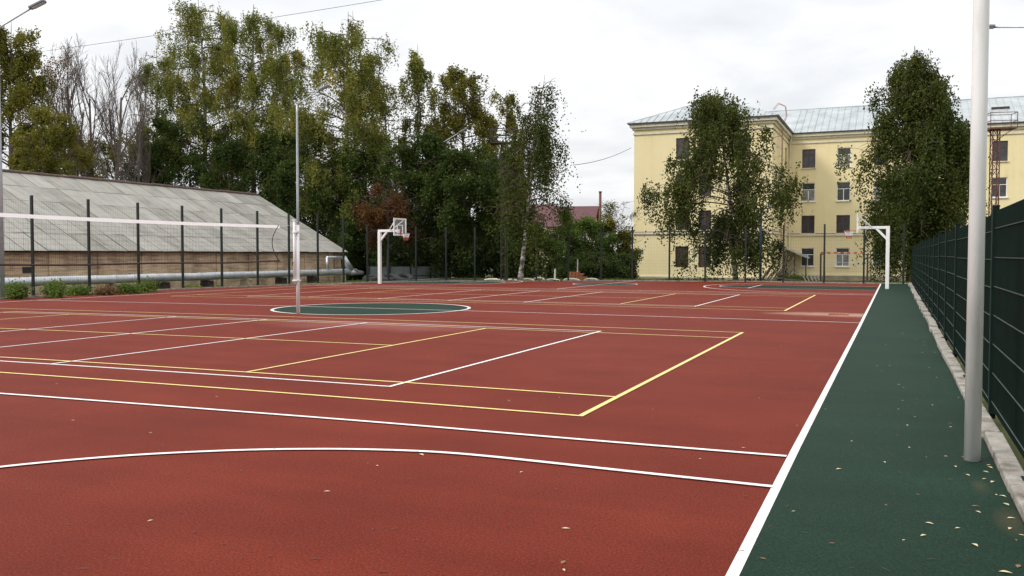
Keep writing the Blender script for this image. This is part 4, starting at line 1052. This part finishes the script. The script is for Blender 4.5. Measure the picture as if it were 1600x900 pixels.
        V, F = tubes_np(segs[:1] if trunks == 1 else [segs[i*(len(segs)//trunks)] for i in range(trunks)], 8); mesh_np('trunk', V, F, M[bark], t)
        V, F = tubes_np(segs[1:], 4); mesh_np('branches', V, F, M['twig'], t)
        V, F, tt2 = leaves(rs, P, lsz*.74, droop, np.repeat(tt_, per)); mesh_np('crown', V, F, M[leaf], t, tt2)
    return t
def bare_tree(label, px, D, top, hw, seed, lean=0, dense=1.0, nl=0, fork=.35):
    rs = np.random.RandomState(seed); p = atD(px, 400, D); g = gz(p.x, p.y); H = atD(px, top, D).z-g; hwm = hw/FPX*D
    t = thing('bare_tree', label, 'tree', (p.x, p.y, g), 0, 'bare trees beyond the shed'); segs = []; tips = []
    def grow(p0, d, L, r, lv):
        k = 6; P = [np.array(p0)]; dd = np.array(d)
        for i in range(k-1):
            dd = dd+rs.normal(0, .09, 3)+np.array([0, 0, .05]); dd /= np.linalg.norm(dd); P.append(P[-1]+dd*L/(k-1))
        P = np.array(P); segs.append((P, r*(1-np.linspace(0, .72, k)) if lv else r*(1-np.linspace(0, .6, k))))
        if lv >= 4: tips.append(P); return
        nchild = (8, 6, 5, 4)[lv]; nchild = int(nchild*dense+.5)
        for j in range(nchild):
            f = (fork if lv == 0 else .25)+(.98-(fork if lv == 0 else .25))*(j+rs.uniform(0, 1))/nchild; ii = f*(k-1); i0 = min(int(ii), k-2); q = P[i0]+(P[i0+1]-P[i0])*(ii-i0)
            td = P[i0+1]-P[i0]; td /= np.linalg.norm(td); s = rs.normal(size=3); s -= td*s.dot(td); s /= np.linalg.norm(s)
            sp_ = rs.uniform(.35, .8) if lv else rs.uniform(.3, .65); nd = td*math.cos(sp_)+s*math.sin(sp_); nd[2] = abs(nd[2])*.8+.2; nd /= np.linalg.norm(nd)
            grow(q, nd, L*(rs.uniform(.30, .48) if lv == 0 else rs.uniform(.42, .66))*(1-f*.25), max(.0125, r*.52*(1-f*.45)), lv+1)
    r = H*.012
    grow((0, 0, -.2), (lean*.1, 0, 1), H*.80, r, 0)
    if True:
        A_ = np.concatenate([q_[0] for q_ in segs]); Vz = A_[:, 2].max(); wx = np.percentile(np.abs(A_[:, :2]), 93)
        sc_ = np.array([hwm/wx, hwm/wx, H/Vz]); segs = [(q_[0]*sc_, q_[1]) for q_ in segs]; V, F = tubes_np(segs, 4)
        mesh_np('trunk', V, F, M['grey_twig'], t)
        if nl:
            T = np.concatenate(tips); T = T*np.array([hwm/wx, hwm/wx, H/Vz]); P = T[rs.choice(len(T), nl)]+rs.normal(0, .15, (nl, 3)); V, F, q = leaves(rs, P, .16, .4); mesh_np('crown', V, F, M['leaf_red'], t, q)
    return t

T_ = tree
# left background
T_('birch', 'olive green leafy tree at the far left edge behind the shed', 22, 72, 46, 68, 330, 'dome', 'leaf_olive', 'grey_bark', 38000, .2, .35, .9, 11, nb=60)
T_('leafy_tree', 'low olive tree behind the shed roof below the leftmost crown', 70, 66, 170, 60, 330, 'dome', 'leaf_olive', 'grey_bark', 15000, .2, .2, .4, 12, nb=36)
bare_tree('thin leafless tree with a few reddish leaves beside the leftmost olive crown', 90, 76, 62, 42, 21, nl=2500, fork=.3)
bare_tree('leafless tree with two slanting trunks behind the middle of the shed roof', 135, 80, 60, 50, 22, fork=.25)
bare_tree('tall leafless tree with a straight dark trunk behind the shed roof', 175, 74, 62, 52, 27, fork=.3)
bare_tree('leafless leaning tree next to the first tall birch', 215, 78, 100, 46, 24, lean=1, fork=.3)
bare_tree('thin leafless tree just right of the reddish one over the shed roof', 115, 82, 66, 44, 61, fork=.35)
bare_tree('twiggy leafless tree between the two tallest bare trunks', 156, 84, 64, 46, 62, fork=.3)
bare_tree('twiggy leafless tree left of the ragged first birch', 196, 84, 72, 48, 63, fork=.3)
bare_tree('small leafless tree close to the ragged first birch', 232, 82, 118, 40, 64, fork=.25)
bare_tree('faint leafless tree farthest back between the olive crown and the birches', 112, 95, 70, 50, 25, dense=.95)
T_('leafy_tree', 'low yellow-green tree below the bare branches over the shed roof', 130, 84, 212, 52, 320, 'dome', 'leaf_olive', 'grey_bark', 7000, .2, .2, .5, 13, gap=.35)
T_('leafy_tree', 'sparse yellow-green tree behind the shed ridge by the first birch', 205, 84, 200, 50, 320, 'dome', 'leaf_olive', 'grey_bark', 6500, .2, .2, .5, 14, gap=.35)
# tall birches
T_('birch', 'narrow ragged birch at the left end of the tall birch row', 248, 86, 92, 42, 300, 'birch', 'leaf_birch', 'birch_bark', 16000, .18, .6, 1.2, 31)
T_('birch', 'tallest broad birch with a ragged pale top above the shed roof', 318, 84, 14, 74, 330, 'birch', 'leaf_birch', 'birch_bark', 42000, .18, .6, 1.3, 32, nb=46)
T_('birch', 'tall dense birch just right of the tallest one', 398, 81, 28, 70, 340, 'birch', 'leaf_birch', 'birch_bark', 42000, .18, .6, 1.2, 33, nb=46)
T_('birch', 'shorter birch behind the lamp by the shed gable', 452, 79, 74, 46, 340, 'birch', 'leaf_birch', 'birch_bark', 20000, .18, .6, 1.2, 34)
T_('birch', 'tall airy birch between the two distant lamps', 545, 71, 40, 76, 320, 'birch', 'leaf_birch', 'birch_bark', 36000, .18, .6, 1.3, 35, nb=54, gap=.1)
T_('birch', 'slim birch with a thin pointed top right of the airy birch', 652, 74, 84, 36, 330, 'birch', 'leaf_birch', 'birch_bark', 13000, .18, .6, 1.3, 36, gap=.05)
T_('birch', 'mid height birch behind the rusty brown tree', 604, 76, 125, 44, 330, 'birch', 'leaf_birch', 'birch_bark', 10000, .18, .6, 1.2, 37)
T_('leafy_tree', 'broad olive crowned tree behind the thin distant lamp', 725, 72, 114, 66, 330, 'dome', 'leaf_olive', 'grey_bark', 24000, .19, .4, .9, 38, nb=50, gap=.1)
T_('leafy_tree', 'olive crowned tree just left of the lattice mast top', 790, 75, 148, 36, 320, 'dome', 'leaf_olive', 'grey_bark', 7500, .18, .35, .8, 39, gap=.2)
# dark middle layer
for k, (px, D, top, hw, lab) in enumerate(((300, 82, 190, 75, 'dark dense tree behind the shed roof under the tallest birch'), (395, 78, 210, 70, 'dark dense tree behind the shed gable'), (475, 73, 200, 60, 'dark dense tree behind the lamp by the shed gable'),
        (545, 70, 235, 58, 'dark dense tree left of the rusty brown tree'), (655, 66, 215, 60, 'dark dense tree above the basketball hoop'), (735, 65, 235, 62, 'broad dark tree between the thin lamp and the mast'), (790, 68, 240, 40, 'dark tree right behind the lattice mast'))):
    T_('leafy_tree', lab, px, D, top, hw, 400, 'dome', 'leaf_dark', 'bark', 25000, .2, .3, .6, 50+k, nb=40)
for k, (px, D, top, hw, lab) in enumerate(((560, 69, 345, 40, 'dark bush behind the end of the silver pipe'), (615, 69, 340, 50, 'dark bush behind the grey panel fence'), (690, 68, 330, 55, 'dark bush right of the grey panel fence'), (755, 66, 345, 50, 'dark bush left of the foot of the mast'), (800, 66, 370, 30, 'dark bush at the foot of the leaning birch'))):
    T_('bush', lab, px, D, top, hw, 437, 'dome', 'leaf_dark', 'bark', 17000, .2, .2, .4, 70+k, nb=30, group='dark bushes under the trees', cat='bush', trunks=3, trunk_r=.07)
T_('leafy_tree', 'small rusty brown tree left above the basketball hoop', 606, 63, 288, 44, 362, 'dome', 'leaf_rust', 'bark', 4800, .18, .3, .5, 61, gap=.15)
# leaning birch
q = atD(812, 440, 57.5)
T_('birch', 'weeping birch with a leaning pale trunk right of the lattice mast', 858, 57.5, 136, 54, 328, [(0, 1.05), (.25, 1.0), (.45, .9), (.6, .62), (.85, .52), (1, .28)], 'leaf_weep', 'birch_bark', 11000, .17, .88, 2.6, 41, base=q, lean=1.6, nb=40, gap=.15)
# right of it
for k, (px, D, top, hw, lf, lab) in enumerate(((845, 68, 352, 38, 'leaf_bush', 'bright green bush behind the leaning birch trunk'), (885, 70, 332, 40, 'leaf_bush', 'tall green bush below the red roofed house'), (925, 70, 340, 34, 'leaf_bush', 'rounded green bush below the chimney pipe'), (962, 71, 340, 30, 'leaf_olive', 'yellowish bush touching the corner of the yellow building'), (940, 65, 392, 34, 'leaf_dark', 'low dark bush in front of the green bushes'), (895, 65, 398, 34, 'leaf_dark', 'low dark bush behind the brick heap'), (975, 66, 396, 16, 'leaf_dark', 'narrow dark bush at the building corner'))):
    T_('bush', lab, px, D, top, hw, 437, 'dome', lf, 'bark', 8500, .18, .2, .4, 80+k, nb=26, group='bushes left of the yellow building', cat='bush', trunks=3, trunk_r=.05)
T_('sparse_shrub', 'pale sparse shrub rising above the bushes by the building corner', 960, 74, 314, 26, 380, 'dome', 'leaf_olive', 'grey_bark', 1500, .13, .1, .3, 90, group='bushes left of the yellow building', cat='shrub', trunks=3, trunk_r=.05, up_=1.3)
# birch in front of the building
q = atD(1150, 440, 60)
T_('birch', 'broad birch with a pale trunk standing in front of the yellow building wing', 1126, 60, 150, 98, 374, [(0, .5), (.15, .75), (.38, 1.0), (.5, .95), (.66, .72), (.82, .56), (.94, .36), (1, .2)], 'leaf_weep', 'birch_bark', 29000, .19, .85, 1.4, 45, base=q, lean=-1.4, clump=.42, nb=60, gap=.25, up_=.6)
# big birch at the right
q = atD(1424, 440, 58)
T_('birch', 'big dense drooping birch at the far end of the green fence', 1420, 58, 94, 74, 360, [(0, .7), (.2, .95), (.45, 1.0), (.62, .85), (.8, .62), (.93, .4), (1, .22)], 'leaf_weep', 'bark', 52000, .2, .88, 2.0, 46, clump=.36, base=q, nb=80, up_=.6, trunk_r=.28)
# weeds behind the left kerb
for k, (px, D, top, hw, lab) in enumerate(((30, 33.5, 428, 26, 'low green weed clump at the foot of the leftmost lamp'), (82, 34.5, 426, 30, 'large green weed clump between the leftmost fence posts'), (196, 38, 430, 22, 'green weed clump beneath the silver pipe'), (228, 39.5, 424, 20, 'taller green weed clump behind the third fence post'), (120, 36.5, 434, 18, 'small green weed clump beneath the pipe'), (165, 37, 436, 14, 'small brownish weed clump between fence posts'), (300, 44, 436, 16, 'weed clump beneath the pipe near the middle of the shed'), (340, 47, 437, 16, 'weed clump beneath the pipe by the fifth fence post'), (510, 57, 432, 16, 'weed clump at the end of the shed wall'))):
    T_('weed_clump', lab, px, D, top+10, hw*.5, 458, 'dome', 'leaf_bush' if k != 5 else 'leaf_red', 'bark', 750, .11, .1, .1, 100+k, nb=14, group='weeds behind the left kerb', cat='weeds', trunks=3, trunk_r=.02)
for k, (px, D, lab) in enumerate(((1235, 61, 'green weed clump in front of the canopy'), (1252, 61, 'dark green weed clump beside the plank heap'), (1055, 62, 'small grass clump at the foot of the building wing'))):
    T_('weed_clump', lab, px, D, (428, 430, 436)[k], (16, 12, 12)[k], 438, 'dome', 'leaf_bush', 'bark', 1300, .13, .1, .2, 120+k, nb=20, group='weeds in front of the building', cat='weeds', trunks=3, trunk_r=.02)

# short grass verge (uncountable)
rs = np.random.RandomState(77); P = []
def scatter(n, f):
    P.append(np.array([f() for _ in range(n)]))
def lv():
    y = rs.uniform(4, 36); x = rs.uniform(-19.8, -16.4) ; return (x, y, gz(x, y))
def fvg():
    x = rs.uniform(-14, 16); y = rs.uniform(FARY+1.2, FARY+8); return (x, y, gz(x, y))
scatter(9000, lv); scatter(8000, fvg); Pg = np.concatenate(P); n = len(Pg)
d = rs.normal(size=(n, 3))*.35; d[:, 2] = 1; L = rs.uniform(.04, .16, (n, 1)); s = rs.normal(size=(n, 3)); s[:, 2] = 0; s /= np.linalg.norm(s, axis=1)[:, None]
V = np.stack([Pg-s*.012, Pg+s*.012, Pg+d*L+s*.003, Pg+d*L-s*.003], 1).reshape(-1, 3)
go = mesh_np('grass', V, np.arange(n*4).reshape(-1, 4), M['leaf_bush'], None, np.repeat(rs.uniform(0, 1, n), 4)); tag(go, 'short rough grass along the outer edges of the court', 'grass', kind='stuff')

# ------------------------------------------------------------------ overhead cables
def cable(label, pts, D0, D1, r=.012, sag=0):
    n = 24; P = []; a = atD(*pts[0], D0); b_ = atD(*pts[1], D1)
    for i in range(n+1):
        f = i/n; p = a.lerp(b_, f); p.z -= sag*4*f*(1-f); P.append(p-a)
    b = MB(); b.tube(P, r, 5); o = b.build('overhead_cable', M['rubber_black']); o.location = a; tag(o, label, 'cable')
cable('thin overhead cable crossing the white sky above the birches', ((-330, 128), (900, -52)), 62, 40, .011, .4)
cable('thin sagging cable running from the weeping birch to the yellow wing corner', ((895, 258), (986, 231)), 62, 80, .02, .25)

# small dark needles and crumbs strewn over the rubber (uncountable)
rs = np.random.RandomState(9); n = 900
px_ = rs.uniform(3, 15.5, n); py_ = -13.0+(rs.uniform(0, 1, n)**1.6)*22
an = rs.uniform(0, math.pi, n); ln = rs.uniform(.008, .032, n); wn = rs.uniform(.0015, .004, n)
d = np.stack([np.cos(an), np.sin(an), 0*an], 1); q_ = np.stack([-np.sin(an), np.cos(an), 0*an], 1); Pn = np.stack([px_, py_, np.full(n, .0075)], 1)
V = np.stack([Pn-d*ln[:, None]-q_*wn[:, None], Pn+d*ln[:, None]-q_*wn[:, None], Pn+d*ln[:, None]+q_*wn[:, None], Pn-d*ln[:, None]+q_*wn[:, None]], 1).reshape(-1, 3)
do = mesh_np('debris', V, np.arange(n*4).reshape(-1, 4), M['dark_steel'], None); tag(do, 'tiny dark twigs and crumbs strewn over the rubber surface', 'debris', kind='stuff')
# ------------------------------------------------------------------ fallen leaves
rr = random.Random(12)
def leafmesh(i):
    b = MB(); n = 8; L = .034; r2 = random.Random(i); c = r2.uniform(.25, .6)
    pts = []
    for k in range(n+1):
        f = k/n; wv = .015*math.sin(math.pi*f**.8)*(1-.2*math.sin(7*f)); pts.append((f*L*2-L, wv, c*.02*math.sin(f*3)+.004))
    for k in range(n):
        a, d_ = pts[k], pts[k+1]; b.face((a[0], -a[1], a[2]+a[1]*c), (d_[0], -d_[1], d_[2]+d_[1]*c), (d_[0], 0, d_[2]), (a[0], 0, a[2])); b.face((a[0], 0, a[2]), (d_[0], 0, d_[2]), (d_[0], d_[1], d_[2]+d_[1]*c), (a[0], a[1], a[2]+a[1]*c))
    me = bpy.data.meshes.new('fallen_leaf'); me.from_pydata(b.v, [], b.f); me.materials.append(M['yellow_leaf'] if i < 3 else M['brown_leaf']); return me
LM = [leafmesh(i) for i in range(5)]
spots = [(1311, 734, 1.2), (1382, 723, .9), (1478, 714, .8), (1505, 715, .7), (1512, 743, 1.1), (1540, 738, 1.2), (1551, 754, 1.3), (1538, 749, .9), (1565, 733, 1.3), (1556, 774, .7), (1573, 777, 1.2), (1583, 790, 1.4), (1580, 811, 1.2), (1578, 827, 1.1), (1596, 837, .8), (1524, 792, 1.2), (1528, 801, 1), (1452, 819, 1.2), (1443, 838, 1.1), (1412, 845, .6), (1523, 853, 1.3), (1591, 886, 1.4), (1571, 896, 1.5), (1192, 874, .9), (884, 826, 1.2), (880, 879, 1.3), (881, 891, .8), (511, 768, 1.1), (658, 711, 1.6), (815, 738, .9), (589, 728, .8), (1162, 700, .9), (1094, 717, .7), (795, 626, 1), (874, 621, .7), (668, 556, .7), (964, 562, .7), (114, 657, 1), (235, 814, .9), (1452, 575, .9), (1463, 590, .8), (1370, 572, .8), (1352, 612, .8), (1404, 640, .7), (1430, 652, .7), (1505, 622, .8), (1486, 668, .9), (1331, 690, .8), (1290, 640, .6), (1245, 665, .6), (1186, 622, .7), (1020, 640, .5), (720, 640, .5), (1420, 700, .8), (1384, 790, .8), (1300, 850, .8), (1240, 800, .6)]
for k in range(75):
    if k < 50: x = KX-abs(rr.gauss(0, .45)); y = rr.uniform(-9.2, 8)
    else: x = rr.uniform(4, 14); y = rr.uniform(-10.5, 4)
    spots.append((x, y, None, rr.uniform(.5, 1.0)))
for k, s in enumerate(spots):
    if len(s) == 3: p = un(s[0], s[1]); x, y, sc, yel = p.x, p.y, s[2], rr.random() < .85
    else: x, y, _, sc = s; yel = rr.random() < .4
    if x > KX-.03: x = KX-.05
    gx = x > 14.1
    o = bpy.data.objects.new('fallen_leaf', LM[rr.randrange(3) if yel else 3+rr.randrange(2)]); COL.objects.link(o)
    o.location = (x, y, .0045 if gx else .0015); o.rotation_euler = (0, 0, rr.uniform(0, 6.28)); o.scale = (sc*.66, sc*.62, sc*.22)
    tag(o, ('small pale yellow fallen leaf on the green walkway' if gx else 'small pale yellow fallen leaf on the red court') if yel else ('small dry brown fallen leaf on the green walkway' if gx else 'small dry brown fallen leaf on the red court'), 'leaf', ('yellow' if yel else 'brown')+(' leaves on the green walkway' if gx else ' leaves on the red court'))
